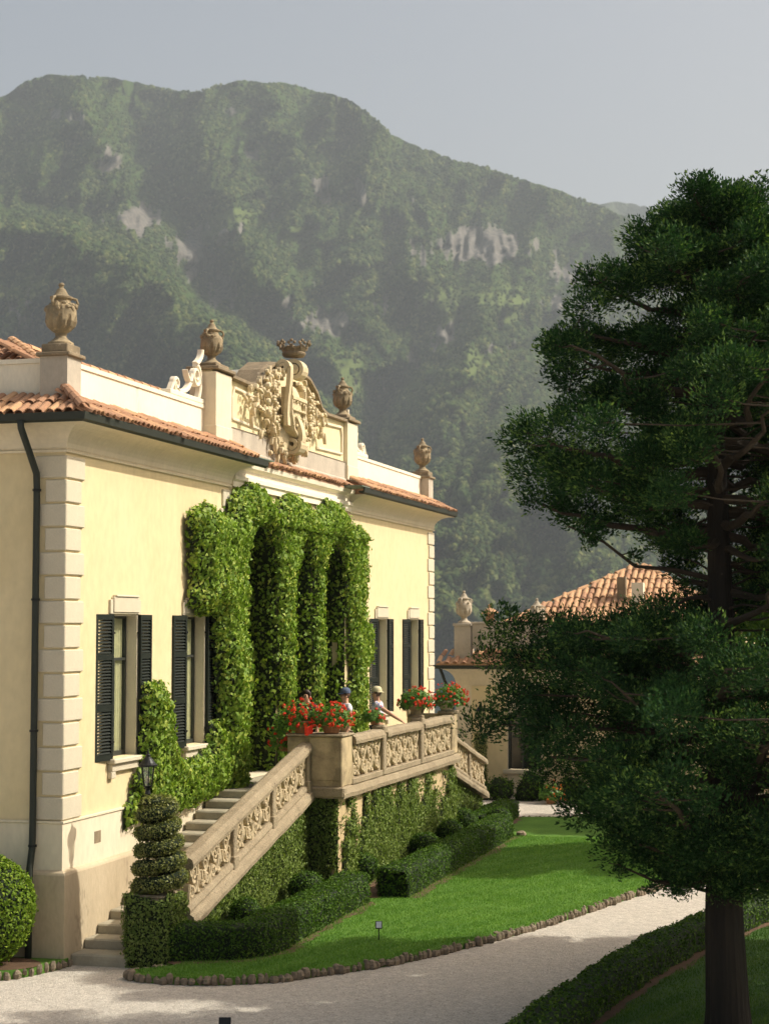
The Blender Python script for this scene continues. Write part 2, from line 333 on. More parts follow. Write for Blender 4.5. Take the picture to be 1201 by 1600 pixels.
def root_loc(o):
    p = np.zeros(3)
    while o is not None: p = p + np.array(o.location); o = o.parent
    return p
def mk(name, g, mat, parent=None, smooth=False, label=None, cat=None, group=None, kind=None, loc=None, rnd=None, fmat=None):
    """links g (an MB, or (V, F)) as ONE mesh object, vertices given in world coordinates"""
    if isinstance(g, MB): V = np.concatenate(g.v); F = g.f
    else: V, F = g
    V = np.asarray(V, float)
    if parent is not None: base = root_loc(parent); l = (0, 0, 0)
    elif loc is not None: base = np.asarray(loc, float); l = loc
    elif kind == 'structure': base = np.zeros(3); l = (0, 0, 0)
    else: base = np.array([(V[:, 0].min() + V[:, 0].max()) / 2, (V[:, 1].min() + V[:, 1].max()) / 2, V[:, 2].min()]); l = base.tolist()
    if isinstance(g, MB) or (isinstance(F, list) and len(F) and isinstance(F[0], tuple)):
        me = bpy.data.meshes.new(name); me.from_pydata((V - base).tolist(), [], F); me.update()
        if fmat is not None: me.polygons.foreach_set('material_index', np.asarray(fmat, np.int32))
    else: me = np_mesh(name, V - base, F, rnd, fmat)
    for m in (mat if isinstance(mat, (list, tuple)) else [mat]): me.materials.append(m)
    if smooth: me.polygons.foreach_set('use_smooth', np.ones(len(me.polygons), bool))
    o = bpy.data.objects.new(name, me); COL.objects.link(o); o.location = l
    if parent is not None: o.parent = parent
    return tag(o, label, cat, group, kind)
def tag(o, label=None, cat=None, group=None, kind=None):
    if label: o['label'] = label
    if cat: o['category'] = cat
    if group: o['group'] = group
    if kind: o['kind'] = kind
    return o
def empty(name, loc, label, cat, group=None, rz=0.0):
    o = bpy.data.objects.new(name, None); COL.objects.link(o); o.location = tuple(loc); o.rotation_euler = (0, 0, rz); o.empty_display_size = 0.2
    return tag(o, label, cat, group)
def piece(name, me, parent, loc, rot=(0, 0, 0), scale=(1, 1, 1), kind=None):
    o = bpy.data.objects.new(name, me); COL.objects.link(o); o.parent = parent
    o.location = (np.asarray(loc, float) - root_loc(parent)).tolist(); o.rotation_euler = rot; o.scale = scale
    if kind: o['kind'] = kind
    return o
def mesh_of(g, mat, name='m', smooth=False):
    me = bpy.data.meshes.new(name); me.from_pydata(np.concatenate(g.v).tolist(), [], g.f); me.update()
    for m in (mat if isinstance(mat, (list, tuple)) else [mat]): me.materials.append(m)
    if smooth: me.polygons.foreach_set('use_smooth', np.ones(len(me.polygons), bool))
    return me
def copy_tree(o, parent=None):
    c = o.copy(); COL.objects.link(c); c.parent = parent
    for ch in [x for x in bpy.data.objects if x.parent == o]: copy_tree(ch, c)
    return c

# leaves -------------------------------------------------------------
def unit(a): return a / (np.linalg.norm(a, axis=-1, keepdims=True) + 1e-9)
def leaves(P, N, size, droop=0.5, jit=0.5, asp=0.62, fold=0.18, up=None):
    """one folded four-corner leaf at each point; returns V, F(quads), rnd"""
    n = len(P); N = unit(N + jit * rng.normal(size=(n, 3)))
    t = rng.normal(size=(n, 3)) * 0.7 + np.array([0, 0, -1.0]) * droop if up is None else up + rng.normal(size=(n, 3)) * 0.45
    t = unit(t - N * (t * N).sum(1, keepdims=True)); b = np.cross(N, t)
    s = np.broadcast_to(size, (n,))[:, None] * rng.uniform(0.65, 1.3, (n, 1))
    V = np.empty((n, 4, 3))
    V[:, 0] = P - t * s * 0.5; V[:, 2] = P + t * s * 0.5 - N * s * 0.12
    V[:, 1] = P + b * s * asp * 0.5 - t * s * 0.08 + N * s * fold; V[:, 3] = P - b * s * asp * 0.5 - t * s * 0.08 + N * s * fold
    return V.reshape(-1, 3), np.arange(4 * n).reshape(n, 4), rng.random(n)
def sample_mesh(V, F, n):
    T = []
    for f in F:
        for i in range(1, len(f) - 1): T.append((f[0], f[i], f[i + 1]))
    T = np.array(T); V = np.asarray(V, float); a, b, c = V[T[:, 0]], V[T[:, 1]], V[T[:, 2]]
    cr = np.cross(b - a, c - a); ar = np.linalg.norm(cr, axis=1); k = rng.choice(len(T), n, p=ar / ar.sum())
    u, v = rng.random((2, n, 1)); fl = (u + v) > 1; u = np.where(fl, 1 - u, u); v = np.where(fl, 1 - v, v)
    return a[k] + u * (b - a)[k] + v * (c - a)[k], unit(cr[k]), ar.sum() / 2
def grid_surface(fn, nu, nv):
    u, v = np.meshgrid(np.linspace(0, 1, nu), np.linspace(0, 1, nv), indexing='ij')
    V = fn(u.ravel(), v.ravel()); i = np.arange(nu - 1)[:, None] * nv + np.arange(nv - 1)[None]
    F = np.stack([i, i + nv, i + nv + 1, i + 1], -1).reshape(-1, 4); return V, F
def leafy(name, V, F, dens, size, mat, core, parent=None, jit=0.5, droop=0.2, spread=0.03, **k):
    """a clipped shrub: a dark twiggy core with a shell of leaves; V, F closed surface"""
    V = np.asarray(V, float); F = [tuple(f) for f in F]; c = V.mean(0)
    _, _, ar = sample_mesh(V, F, 8); n = int(ar * dens)
    P, N, _ = sample_mesh(V, F, n); P = P + N * rng.normal(size=(n, 1)) * spread
    LV, LF, r = leaves(P, N, size, droop, jit)
    quads = np.array([f for f in F if len(f) == 4], int).reshape(-1, 4); tris = np.array([f for f in F if len(f) == 3], int).reshape(-1, 3)
    core_V = V - spread * 1.2 * unit(V - c)
    o = mk(name, (np.concatenate([core_V, LV]), [a for a in (quads, tris, LF + len(V)) if len(a)]), [mat, core], parent,
           rnd=np.concatenate([np.zeros(len(quads) + len(tris)), r]), fmat=np.concatenate([np.ones(len(quads) + len(tris)), np.zeros(n)]), **k)
    return o
def sheet(mask, a0, a1, b0, b1, cell, thick, rd, fr, dens, size, amp=0.35, nf=2.5, droop=0.9, jit=0.45, bfix=(), tf=None):
    """creeper on a surface: raster mask over (a, b); height h rises from the rim; fr(a, b, h) -> xyz. returns leaf and core geometry"""
    na, nb = int((a1 - a0) / cell) + 1, int((b1 - b0) / cell) + 1
    A, B = np.meshgrid(a0 + (np.arange(na) + 0.5) * cell, b0 + (np.arange(nb) + 0.5) * cell, indexing='ij')
    mk_ = mask(A, B); d = np.where(mk_, 99.0, 0.0); pad = np.pad(mk_, 1, constant_values=False)
    cur = mk_.copy(); K = int(rd / cell) + 1
    for s in range(K):
        p = np.pad(cur, 1, constant_values=False)
        if 'b0' in bfix: p[:, 0] = p[:, 1]
        if 'b1' in bfix: p[:, -1] = p[:, -2]
        nxt = p[1:-1, 1:-1] & p[:-2, 1:-1] & p[2:, 1:-1] & p[1:-1, :-2] & p[1:-1, 2:]
        d[cur & ~nxt] = s + 0.5; cur = nxt
    d = np.minimum(d, K) * cell
    H = (tf(A, B) if tf else 1.0) * thick * np.sqrt(np.clip(d / rd, 0, 1)) * (1 + amp * fbm(A * nf, B * nf, 3.3, 3)) * mk_
    ga, gb = np.gradient(H, cell)
    idx = np.argwhere(mk_); n = int(len(idx) * cell * cell * dens * 1.25)
    k = idx[rng.integers(0, len(idx), n)]; o = rng.random((n, 2))
    a = a0 + (k[:, 0] + o[:, 0]) * cell; b = b0 + (k[:, 1] + o[:, 1]) * cell; h = H[k[:, 0], k[:, 1]] + rng.normal(size=n) * size * 0.5 + size * 0.2
    P = np.stack(fr(a, b, h), 1); e = 1e-3
    ea = (np.stack(fr(a + e, b, h), 1) - P) / e; eb = (np.stack(fr(a, b + e, h), 1) - P) / e; en = (np.stack(fr(a, b, h + e), 1) - P) / e
    N = unit(en - np.clip(ga[k[:, 0], k[:, 1]], -2, 2)[:, None] * ea - np.clip(gb[k[:, 0], k[:, 1]], -2, 2)[:, None] * eb)
    LV, LF, r = leaves(P, N, size, droop, jit)
    ci = mk_[:-1, :-1] & mk_[1:, :-1] & mk_[:-1, 1:] & mk_[1:, 1:]
    CV = np.stack(fr(A.ravel(), B.ravel(), (H * 0.82).ravel()), 1); q = np.argwhere(ci); i0 = q[:, 0] * nb + q[:, 1]
    CF = np.stack([i0, i0 + nb, i0 + nb + 1, i0 + 1], 1)
    used = np.unique(CF); re = np.full(len(CV), -1); re[used] = np.arange(len(used))
    return (CV[used], re[CF], LV, LF, r)
def merge_sheets(name, sheets, mat, core, parent=None, **k):
    V = []; Fc = []; Fl = []; R = []; n = 0
    for cv, cf, lv, lf, r in sheets:
        V += [cv, lv]; Fc.append(cf + n); n += len(cv); Fl.append(lf + n); n += len(lv); R.append(r)
    Fc = np.concatenate(Fc); Fl = np.concatenate(Fl)
    return mk(name, (np.concatenate(V), [Fc, Fl]), [mat, core], parent, rnd=np.concatenate([np.zeros(len(Fc))] + R),
              fmat=np.concatenate([np.ones(len(Fc)), np.zeros(len(Fl))]), **k)
def in_poly(poly, A, B):
    r = np.zeros(A.shape, bool); n = len(poly)
    for i in range(n):
        (x1, y1), (x2, y2) = poly[i], poly[(i + 1) % n]
        c = ((y1 > B) != (y2 > B)) & (A < (x2 - x1) * (B - y1) / ((y2 - y1) or 1e-9) + x1); r ^= c
    return r
def spiral(c, r0, r1, a0, turns, n=26):
    t = np.linspace(0, 1, n); r = r0 + (r1 - r0) * t; a = a0 + turns * 2 * math.pi * t
    return np.stack([c[0] + r * np.cos(a), c[1] + r * np.sin(a)], 1)
def bez(*p, n=14):
    p = [np.array(q, float) for q in p]; t = np.linspace(0, 1, n)[:, None]
    if len(p) == 3: return (1 - t) ** 2 * p[0] + 2 * t * (1 - t) * p[1] + t * t * p[2]
    return (1 - t) ** 3 * p[0] + 3 * t * (1 - t) ** 2 * p[1] + 3 * t * t * (1 - t) * p[2] + t ** 3 * p[3]
# ------------------------------------------------------------------ mountains, lake, air
F0 = np.array([-math.sin(YAW), math.cos(YAW), 0.0]); RT = np.array([math.cos(YAW), math.sin(YAW), 0.0])
def far(px, py, d):          # bearing / elevation / distance to a point of the far landscape
    px, py, d = np.broadcast_arrays(np.asarray(px, float), np.asarray(py, float), np.asarray(d, float))
    P = CAM + d[..., None] * F0 + (d * (px - 600.5) / 2800)[..., None] * RT
    P[..., 2] = CAM[2] + (980 - py) / 2800 * d
    return P
def dseg(px, py, line):      # distance to a polyline and side
    best = np.full(px.shape, 1e9); side = np.zeros(px.shape); tt = np.zeros(px.shape); n = len(line) - 1
    for i in range(n):
        (x1, y1), (x2, y2) = line[i], line[i + 1]; L2 = (x2 - x1) ** 2 + (y2 - y1) ** 2
        t = np.clip(((px - x1) * (x2 - x1) + (py - y1) * (y2 - y1)) / L2, 0, 1)
        dx, dy = px - (x1 + t * (x2 - x1)), py - (y1 + t * (y2 - y1)); d = np.hypot(dx, dy)
        cr = (x2 - x1) * dy - (y2 - y1) * dx; m = d < best
        side = np.where(m, np.sign(cr), side); tt = np.where(m, (i + t) / n, tt); best = np.minimum(best, d)
    return best, side, tt
def sm(x, a, b): t = np.clip((x - a) / (b - a), 0, 1); return t * t * (3 - 2 * t)
SKX = [-1100, -700, -300, -100, 0, 30, 60, 100, 140, 180, 220, 260, 300, 340, 380, 420, 460, 500, 530, 560, 590, 610, 640, 700, 760, 800, 870, 940, 990, 1060, 1200, 1500, 1900, 2400]
SKY_ = [700, 520, 300, 180, 137, 116, 108, 105, 108, 112, 121, 128, 131, 119, 115, 117, 121, 132, 142, 155, 176, 200, 216, 238, 254, 267, 290, 316, 338, 372, 440, 560, 690, 840]
GUL = [([(195, 150), (222, 220), (250, 275), (282, 340), (310, 392), (345, 450), (395, 490), (440, 545), (480, 620)], 140, 44),
       ([(520, 200), (528, 270), (508, 340), (498, 420), (520, 480), (565, 540), (600, 620)], 95, 44),
       ([(330, 330), (400, 345), (450, 400), (470, 470)], 50, 34),
       ([(720, 420), (700, 490), (650, 560), (600, 640), (570, 700)], 130, 55),
       ([(860, 420), (850, 500), (880, 580), (860, 680)], 70, 50), ([(100, 180), (130, 260), (150, 330)], 40, 36),
       ([(640, 300), (610, 380), (600, 450)], 70, 50), ([(950, 380), (960, 460), (930, 560)], 70, 45),
       ([(380, 180), (420, 260), (410, 320)], 45, 34), ([(60, 420), (90, 520), (70, 640)], 80, 50), ([(230, 460), (270, 560), (300, 660)], 70, 50)]
RDG = [([(300, 130), (330, 220), (350, 300), (380, 370), (420, 430)], 60, 50), ([(560, 160), (600, 260), (640, 330), (650, 420)], 60, 60),
       ([(760, 400), (750, 470), (700, 560), (660, 640)], 80, 60), ([(110, 120), (170, 240), (200, 330), (260, 400), (320, 470)], 60, 60),
       ([(560, 380), (560, 460), (600, 530), (560, 600)], 60, 42)]
SP1 = [(-1200, 120), (-300, 230), (0, 300), (60, 318), (130, 335), (200, 362), (255, 395), (300, 440), (350, 478), (405, 520), (455, 562), (500, 600), (560, 655), (620, 760), (660, 900), (680, 1100)]
SP2 = [(560, 1100), (580, 800), (640, 745), (700, 690), (760, 640), (830, 610), (900, 600), (1000, 560), (1200, 520), (1800, 600), (2500, 700)]
def spur(px, py, line, drop, wid):
    yl = np.interp(px, [p[0] for p in line], [p[1] for p in line]) + 10 * vnoise(px / 30, px * 0 + line[0][1])
    return -drop * sm(py - yl, -2, wid) * (1 - 0.75 * sm(py - yl, wid, wid * 5)), sm(py - yl, -8, 8)
def depth(px, py):
    foot = 1046.0; sky_ = np.interp(px, SKX, SKY_); v = np.clip((foot - py) / (foot - sky_), 0, 1.0)
    d = 1800 + 1750 * v ** 1.15
    wx = px + 22 * fbm(px / 70, py / 70, 1.1, 3); wy = py + 22 * fbm(px / 70, py / 70, 8.1, 3)
    fade = sm(v, 0.0, 0.12)
    s1, _ = spur(wx, wy, SP1, 430, 55); s2, _ = spur(wx, wy, SP2, 300, 60)
    dd = s1 + s2
    for L, A, W in GUL: q, s, t = dseg(wx, wy, L); dd = dd + 1.9 * A * np.exp(-(q / W) ** 2) * (0.6 + 0.6 * t)
    for L, A, W in RDG: q, s, t = dseg(wx, wy, L); dd = dd - 1.7 * A * np.exp(-(q / W) ** 2)
    dd = dd - 170 * fbm((wx + 0.45 * wy) / 105, (wy - 0.2 * wx) / 190, 2.0, 3, True) - 62 * fbm((wx + 0.3 * wy) / 42, wy / 62, 4.0, 3, True) - 14 * fbm(wx / 16, wy / 20, 6.0, 2)
    qa, qb = wx * 0.82 - wy * 0.57, wx * 0.57 + wy * 0.82
    dd = dd - 30 * fbm(qa / 70, qb / 17, 12.0, 3, True)
    # rock walls: stepped ledges that catch the light
    rk = rockmask(px, py)
    dd = dd + rk * (34 * vnoise(wx / 9, wy / 60, 9.0) + 14 * vnoise(wx / 4.5, wy / 34, 5.0))
    return d + dd * fade, v, rk
ROCK = [(748, 378, 105, 34, .95), (205, 335, 40, 36, .8), (300, 385, 44, 50, .9), (340, 445, 34, 40, .8), (500, 288, 18, 26, .9), (505, 500, 62, 30, .8), (905, 428, 55, 24, .9),
        (350, 365, 34, 26, .9), (650, 470, 26, 16, .6), (640, 560, 28, 26, .7), (30, 480, 40, 50, .5), (590, 590, 16, 34, .6), (520, 425, 26, 22, .6), (880, 470, 50, 24, .6), (620, 330, 22, 40, .5), (560, 300, 20, 30, .5), (250, 330, 20, 30, .6), (600, 470, 24, 26, .55), (430, 330, 26, 14, .5), (690, 520, 26, 30, .6), (800, 540, 40, 16, .5), (160, 250, 22, 26, .5), (360, 160, 40, 12, .45), (60, 200, 30, 26, .45), (430, 470, 34, 20, .7), (100, 170, 34, 22, .5), (390, 230, 22, 16, .5)]
def rockmask(px, py):
    m = np.zeros(np.shape(px))
    for x, y, a, b, s in ROCK: m = np.maximum(m, s * np.exp(-(((px - x) / a) ** 2 + ((py - y) / b) ** 2) * 1.1))
    n = fbm(px / 15, py / 34, 3.0, 4)
    return sm(m * 1.15 + 0.6 * n + 0.18 * vnoise(px / 5, py / 40, 2.0), 0.45, 0.62)
MEADOW = [(700, 470, 90, 40), (790, 470, 50, 50), (360, 330, 60, 16), (540, 590, 40, 40), (740, 560, 50, 30), (640, 600, 40, 16), (330, 360, 50, 10), (470, 360, 30, 20)]
def meadow(px, py):
    m = np.zeros(np.shape(px))
    for x, y, a, b in MEADOW: m = np.maximum(m, np.exp(-(((px - x) / a) ** 2 + ((py - y) / b) ** 2)))
    return sm(m + 0.55 * fbm(px / 20, py / 9, 7.0, 3), 0.45, 0.8)
cols = np.concatenate([np.linspace(-1100, -60, 90), np.linspace(-55, 1256, 420), np.linspace(1262, 2400, 90)])
vv = np.linspace(0, 1, 360); PX, VV = np.meshgrid(cols, vv, indexing='ij')
PYs = 1046 + (np.interp(PX, SKX, SKY_) - 2.6 * np.abs(vnoise(PX / 9, PX * 0, 2.0)) - 3.4 * vnoise(PX / 26, PX * 0, 5.0) - 1046) * VV
DD, _, RK = depth(PX, PYs); Pm = far(PX, PYs, DD); Pm[:, 0, 2] = -37
bk = Pm[:, -1:, :] + np.array([[1, 2.2, 4]])[:, :, None] * (F0 * 260 + np.array([0, 0, -60.0])); bk[:, 2, 2] = -30
Pm = np.concatenate([Pm, bk], 1); RKf = np.concatenate([RK, np.zeros((len(cols), 3))], 1)
nu, nv = Pm.shape[:2]; i = np.arange(nu - 1)[:, None] * nv + np.arange(nv - 1)[None]
Fm = np.stack([i, i + nv, i + nv + 1, i + 1], -1).reshape(-1, 4)
def mount_mat():
    m, n, out = new_mat('mountain_slopes'); at = nd(n, 'ShaderNodeAttribute', attribute_name='rock'); am = nd(n, 'ShaderNodeAttribute', attribute_name='meadow')
    tc = nd(n, 'ShaderNodeTexCoord'); v = tc.outputs['Object']
    a = noise(n, 0.035, 6, 0.7, v); f = ramp(n, a.outputs[0], [(0.3, (0.030, 0.055, 0.018)), (0.6, (0.055, 0.09, 0.026)), (0.8, (0.10, 0.12, 0.045))])
    mp = nd(n, 'ShaderNodeMapping'); mp.inputs['Scale'].default_value = (1, 1, 0.25); n.links.new(v, mp.inputs[0])
    b = noise(n, 0.09, 6, 0.7, mp.outputs[0]); g = ramp(n, b.outputs[0], [(0.35, (0.07, 0.068, 0.06)), (0.5, (0.15, 0.142, 0.13)), (0.7, (0.25, 0.235, 0.21))])
    c = mixc(n, am.outputs['Fac'], f.outputs[0], (0.10, 0.135, 0.045)); c = mixc(n, at.outputs['Fac'], c, g.outputs[0])
    p = nd(n, 'ShaderNodeBsdfDiffuse'); n.links.new(c, p.inputs[0])
    bp = nd(n, 'ShaderNodeBump'); bp.inputs['Strength'].default_value = 0.8; bp.inputs['Distance'].default_value = 6; n.links.new(b.outputs[0], bp.inputs['Height'])
    n.links.new(bp.outputs[0], p.inputs['Normal']); n.links.new(p.outputs[0], out.inputs[0]); return m
mo = mk('mountain', (Pm.reshape(-1, 3), Fm), mount_mat(), smooth=True, kind='structure')
MD = np.concatenate([meadow(PX, PYs), np.zeros((nu, 3))], 1)
for nme, arr in (('rock', RKf), ('meadow', MD)):
    a = mo.data.attributes.new(nme, 'FLOAT', 'POINT'); a.data.foreach_set('value', arr.ravel().astype(np.float32))
# second, farther ridge
c2 = np.linspace(-1100, 2400, 500); sy = np.interp(c2, [-1100, 300, 700, 900, 940, 975, 1010, 1040, 1060, 1100, 1150, 1201, 1300, 1500, 1800, 2400], [640, 560, 440, 335, 313, 310, 317, 322, 317, 306, 296, 286, 278, 300, 380, 560]) - 4 * np.abs(vnoise(c2 / 10, c2 * 0))
P2, V2 = np.meshgrid(c2, np.linspace(0, 1, 90), indexing='ij')
y2 = 1010 + (sy[:, None] - 1010) * V2; d2 = 4300 + 1300 * V2 - 180 * fbm(P2 / 90, y2 / 120, 1.0, 4, True)
Pf = far(P2, y2, d2); Pf[:, 0, 2] = -37; i = np.arange(499)[:, None] * 90 + np.arange(89)[None]
fr2 = mk('far_mountain', (Pf.reshape(-1, 3), np.stack([i, i + 90, i + 91, i + 1], -1).reshape(-1, 4)), stone('far_forest', (0.045, 0.075, 0.025), scale=0.01, fine=0.06, bump=1, bumpd=15), smooth=True, kind='structure')

def scatter(name, P, S, mat, sub=2, disp=0.35, squash=1.15, **k):
    """crowns of a wood too far to pick apart: one object, a displaced sphere on every point"""
    me = bpy.data.meshes.new(name); me.vertices.add(len(P)); me.vertices.foreach_set('co', P.astype(np.float32).ravel())
    a = me.attributes.new('sc', 'FLOAT', 'POINT'); a.data.foreach_set('value', S.astype(np.float32))
    a = me.attributes.new('rz', 'FLOAT', 'POINT'); a.data.foreach_set('value', (rng.random(len(P)) * 6.28).astype(np.float32))
    o = bpy.data.objects.new(name, me); COL.objects.link(o)
    g = bpy.data.node_groups.new(name, 'GeometryNodeTree')
    g.interface.new_socket('Geometry', in_out='INPUT', socket_type='NodeSocketGeometry'); g.interface.new_socket('Geometry', in_out='OUTPUT', socket_type='NodeSocketGeometry')
    gi, go = g.nodes.new('NodeGroupInput'), g.nodes.new('NodeGroupOutput')
    ico = g.nodes.new('GeometryNodeMeshIcoSphere'); ico.inputs['Subdivisions'].default_value = sub; ico.inputs['Radius'].default_value = 1
    sp = g.nodes.new('GeometryNodeSetPosition'); nz = g.nodes.new('ShaderNodeTexNoise'); nz.inputs['Scale'].default_value = 1.7; nz.inputs['Detail'].default_value = 3
    ps = g.nodes.new('GeometryNodeInputPosition'); sb = g.nodes.new('ShaderNodeVectorMath'); sb.operation = 'SUBTRACT'; sb.inputs[1].default_value = (0.5, 0.5, 0.5)
    ml = g.nodes.new('ShaderNodeVectorMath'); ml.operation = 'SCALE'; ml.inputs['Scale'].default_value = disp * 4
    g.links.new(ps.outputs[0], nz.inputs['Vector']); g.links.new(nz.outputs['Color'], sb.inputs[0]); g.links.new(sb.outputs[0], ml.inputs[0]); g.links.new(ml.outputs[0], sp.inputs['Offset'])
    g.links.new(ico.outputs[0], sp.inputs[0])
    sm_ = g.nodes.new('GeometryNodeSetMaterial'); sm_.inputs['Material'].default_value = mat; g.links.new(sp.outputs[0], sm_.inputs[0])
    ip = g.nodes.new('GeometryNodeInstanceOnPoints'); g.links.new(gi.outputs[0], ip.inputs['Points']); g.links.new(sm_.outputs[0], ip.inputs['Instance'])
    na = g.nodes.new('GeometryNodeInputNamedAttribute'); na.data_type = 'FLOAT'; na.inputs['Name'].default_value = 'sc'
    cx = g.nodes.new('ShaderNodeCombineXYZ'); mz = g.nodes.new('ShaderNodeMath'); mz.operation = 'MULTIPLY'; mz.inputs[1].default_value = squash
    g.links.new(na.outputs[0], cx.inputs[0]); g.links.new(na.outputs[0], cx.inputs[1]); g.links.new(na.outputs[0], mz.inputs[0]); g.links.new(mz.outputs[0], cx.inputs[2]); g.links.new(cx.outputs[0], ip.inputs['Scale'])
    nr = g.nodes.new('GeometryNodeInputNamedAttribute'); nr.data_type = 'FLOAT'; nr.inputs['Name'].default_value = 'rz'
    cr = g.nodes.new('ShaderNodeCombineXYZ'); g.links.new(nr.outputs[0], cr.inputs[2]); g.links.new(nr.outputs[0], cr.inputs[0]); g.links.new(cr.outputs[0], ip.inputs['Rotation'])
    g.links.new(ip.outputs[0], go.inputs[0])
    md = o.modifiers.new('scatter', 'NODES'); md.node_group = g; me.materials.append(mat)
    return tag(o, **k)
def forest_mat():
    m, n, out = new_mat('far_forest_crowns'); oi = nd(n, 'ShaderNodeObjectInfo'); tc = nd(n, 'ShaderNodeTexCoord')
    r = ramp(n, oi.outputs['Random'], [(0.0, (0.016, 0.034, 0.015)), (0.45, (0.036, 0.062, 0.022)), (0.8, (0.068, 0.096, 0.033)), (1.0, (0.12, 0.145, 0.06))])
    a = noise(n, 3.0, 3, 0.7, tc.outputs['Object']); f = ramp(n, a.outputs[0], [(0.3, 0.6), (0.7, 1.3)]); c = mixc(n, 1.0, r.outputs[0], f.outputs[0], 'MULTIPLY')
    b = noise(n, 0.016, 4, 0.65, oi.outputs['Location']); fb = ramp(n, b.outputs[0], [(0.42, 0.0), (0.62, 1.0)]); c = mixc(n, fb.outputs[0], c, mixc(n, 1.0, c, (1.6, 1.4, 1.2), 'MULTIPLY'))
    p = nd(n, 'ShaderNodeBsdfDiffuse'); n.links.new(c, p.inputs[0]); n.links.new(p.outputs[0], out.inputs[0]); return m
NT = 210000
fx = rng.uniform(-140, 1340, NT); vmax = 1.0; fs = np.interp(fx, SKX, SKY_); fy = 1046 + (fs - 1046) * (rng.random(NT) ** 0.92)
keep = (rng.random(NT) > rockmask(fx, fy) * 1.05 - 0.05) & (rng.random(NT) > meadow(fx, fy) * 0.85) & (rng.random(NT) < 0.55 + 0.6 * vnoise(fx / 12, fy / 12, 1.0) + 0.35)
fx, fy = fx[keep], fy[keep]; dF, _, _ = depth(fx, fy); PF = far(fx, fy, dF)
SF = (1.5 + 2.7 * rng.random(len(PF)) ** 1.7) * (1 + 0.4 * vnoise(fx / 40, fy / 40, 3.0)); PF[:, 2] += SF * 0.1
k2 = PF[:, 2] > -36
scatter('forest', PF[k2], SF[k2], forest_mat(), sub=2, label='dense forest covering the steep mountain slopes beyond the lake', cat='forest', kind='stuff')

# lake
def water():
    m, n, out = new_mat('lake_water'); p = nd(n, 'ShaderNodeBsdfPrincipled'); p.inputs['Base Color'].default_value = (0.02, 0.045, 0.055, 1); p.inputs['Roughness'].default_value = 0.12
    tc = nd(n, 'ShaderNodeTexCoord'); a = noise(n, 0.25, 4, 0.6, tc.outputs['Object']); bp = nd(n, 'ShaderNodeBump'); bp.inputs['Strength'].default_value = 0.4; bp.inputs['Distance'].default_value = 0.6
    n.links.new(a.outputs[0], bp.inputs['Height']); n.links.new(bp.outputs[0], p.inputs['Normal']); n.links.new(p.outputs[0], out.inputs[0]); return m
b = MB(); b.add([(-6500, -2500, -35), (6500, -2500, -35), (6500, 8000, -35), (-6500, 8000, -35)], [(0, 1, 2, 3)])
mk('lake', b, water(), kind='structure')
# the air
hz = MB(); hz.box(-7000, 7000, -3000, 8500, -38, 1750)
hm, hn, hout = new_mat('valley_air'); pv = nd(hn, 'ShaderNodeVolumePrincipled'); pv.inputs['Color'].default_value = (0.66, 0.76, 0.84, 1)
pv.inputs['Density'].default_value = 0.00013; pv.inputs['Anisotropy'].default_value = 0.2; hn.links.new(pv.outputs[0], hout.inputs['Volume'])
mk('haze', hz, hm, label='pale blue summer haze filling the air between garden and mountains', cat='haze', kind='stuff', loc=(0, 0, 0))
# promontory: one ground sheet that falls away to the lake
def gfn(u, v):
    a = u * 2 * math.pi; s = v; R0 = 46 + 26 * np.clip(-np.sin(a), 0, 1) + 30 * np.clip(-np.cos(a), 0, 1) * 0.6
    r = np.where(s < 0.6, s / 0.6 * R0, R0 + (s - 0.6) / 0.4 * 62)
    z = np.where(s < 0.6, 0.0, -((s - 0.6) / 0.4) ** 0.9 * 38) + np.where(s > 0.62, 1.6 * vnoise(u * 60, v * 14), 0)
    return np.stack([r * np.cos(a), 2 + r * np.sin(a), z], 1)
V, F = grid_surface(gfn, 161, 41)
gm = M['gravel']
mk('ground', (V, F), gm, kind='structure')
# ------------------------------------------------------------------ villa
LY = 21.5            # far corner of the lakeside front
villa = empty('villa', (0, 0, 0), 'pale yellow villa with dark green shutters, rusticated corners and crested parapet', 'building')
WIN = [(2.07, 0.475), (4.95, 0.45), (16.55, 0.45), (19.45, 0.475)]      # window centres along the front
WZ0, WZ1 = 2.72, 4.83
ARC = [(6.95, 9.05, 6.50), (9.75, 11.20, 6.35), (11.66, 13.55, 6.42)]   # loggia arches (y0, y1, crown height)
def arch_poly(y0, y1, zt, n=14):
    r = (y1 - y0) / 2; c = (y0 + y1) / 2; zs = zt - r
    return [(y0, 1.95)] + [(c - r * math.cos(math.pi * k / n), zs + r * math.sin(math.pi * k / n)) for k in range(n + 1)] + [(y1, 1.95)]
# front wall in vertical strips with openings
g = MB(); x0, x1 = -0.40, 0.0
def wallcol(y0, y1, z0, z1): g.box(x0, x1, y0, y1, z0, z1)
ys = 0.0
for c, h in WIN[:2]:
    wallcol(ys, c - h, 1.97, 7.12); wallcol(c - h, c + h, 1.97, WZ0); wallcol(c - h, c + h, WZ1, 7.12); ys = c + h
wallcol(ys, ARC[0][0], 1.97, 7.12)
for k, (a, b_, zt) in enumerate(ARC):
    P = arch_poly(a, b_, zt)[1:-1]
    for i in range(len(P) - 1): g.prism([P[i], P[i + 1], (P[i + 1][0], 7.12), (P[i][0], 7.12)], x0, x1)
    nx = ARC[k + 1][0] if k < 2 else WIN[2][0] - WIN[2][1]
    wallcol(b_, nx, 1.97, 7.12); ys = nx
wallcol(WIN[2][0] - WIN[2][1], WIN[2][0] + WIN[2][1], 1.97, WZ0); wallcol(WIN[2][0] - WIN[2][1], WIN[2][0] + WIN[2][1], WZ1, 7.12)
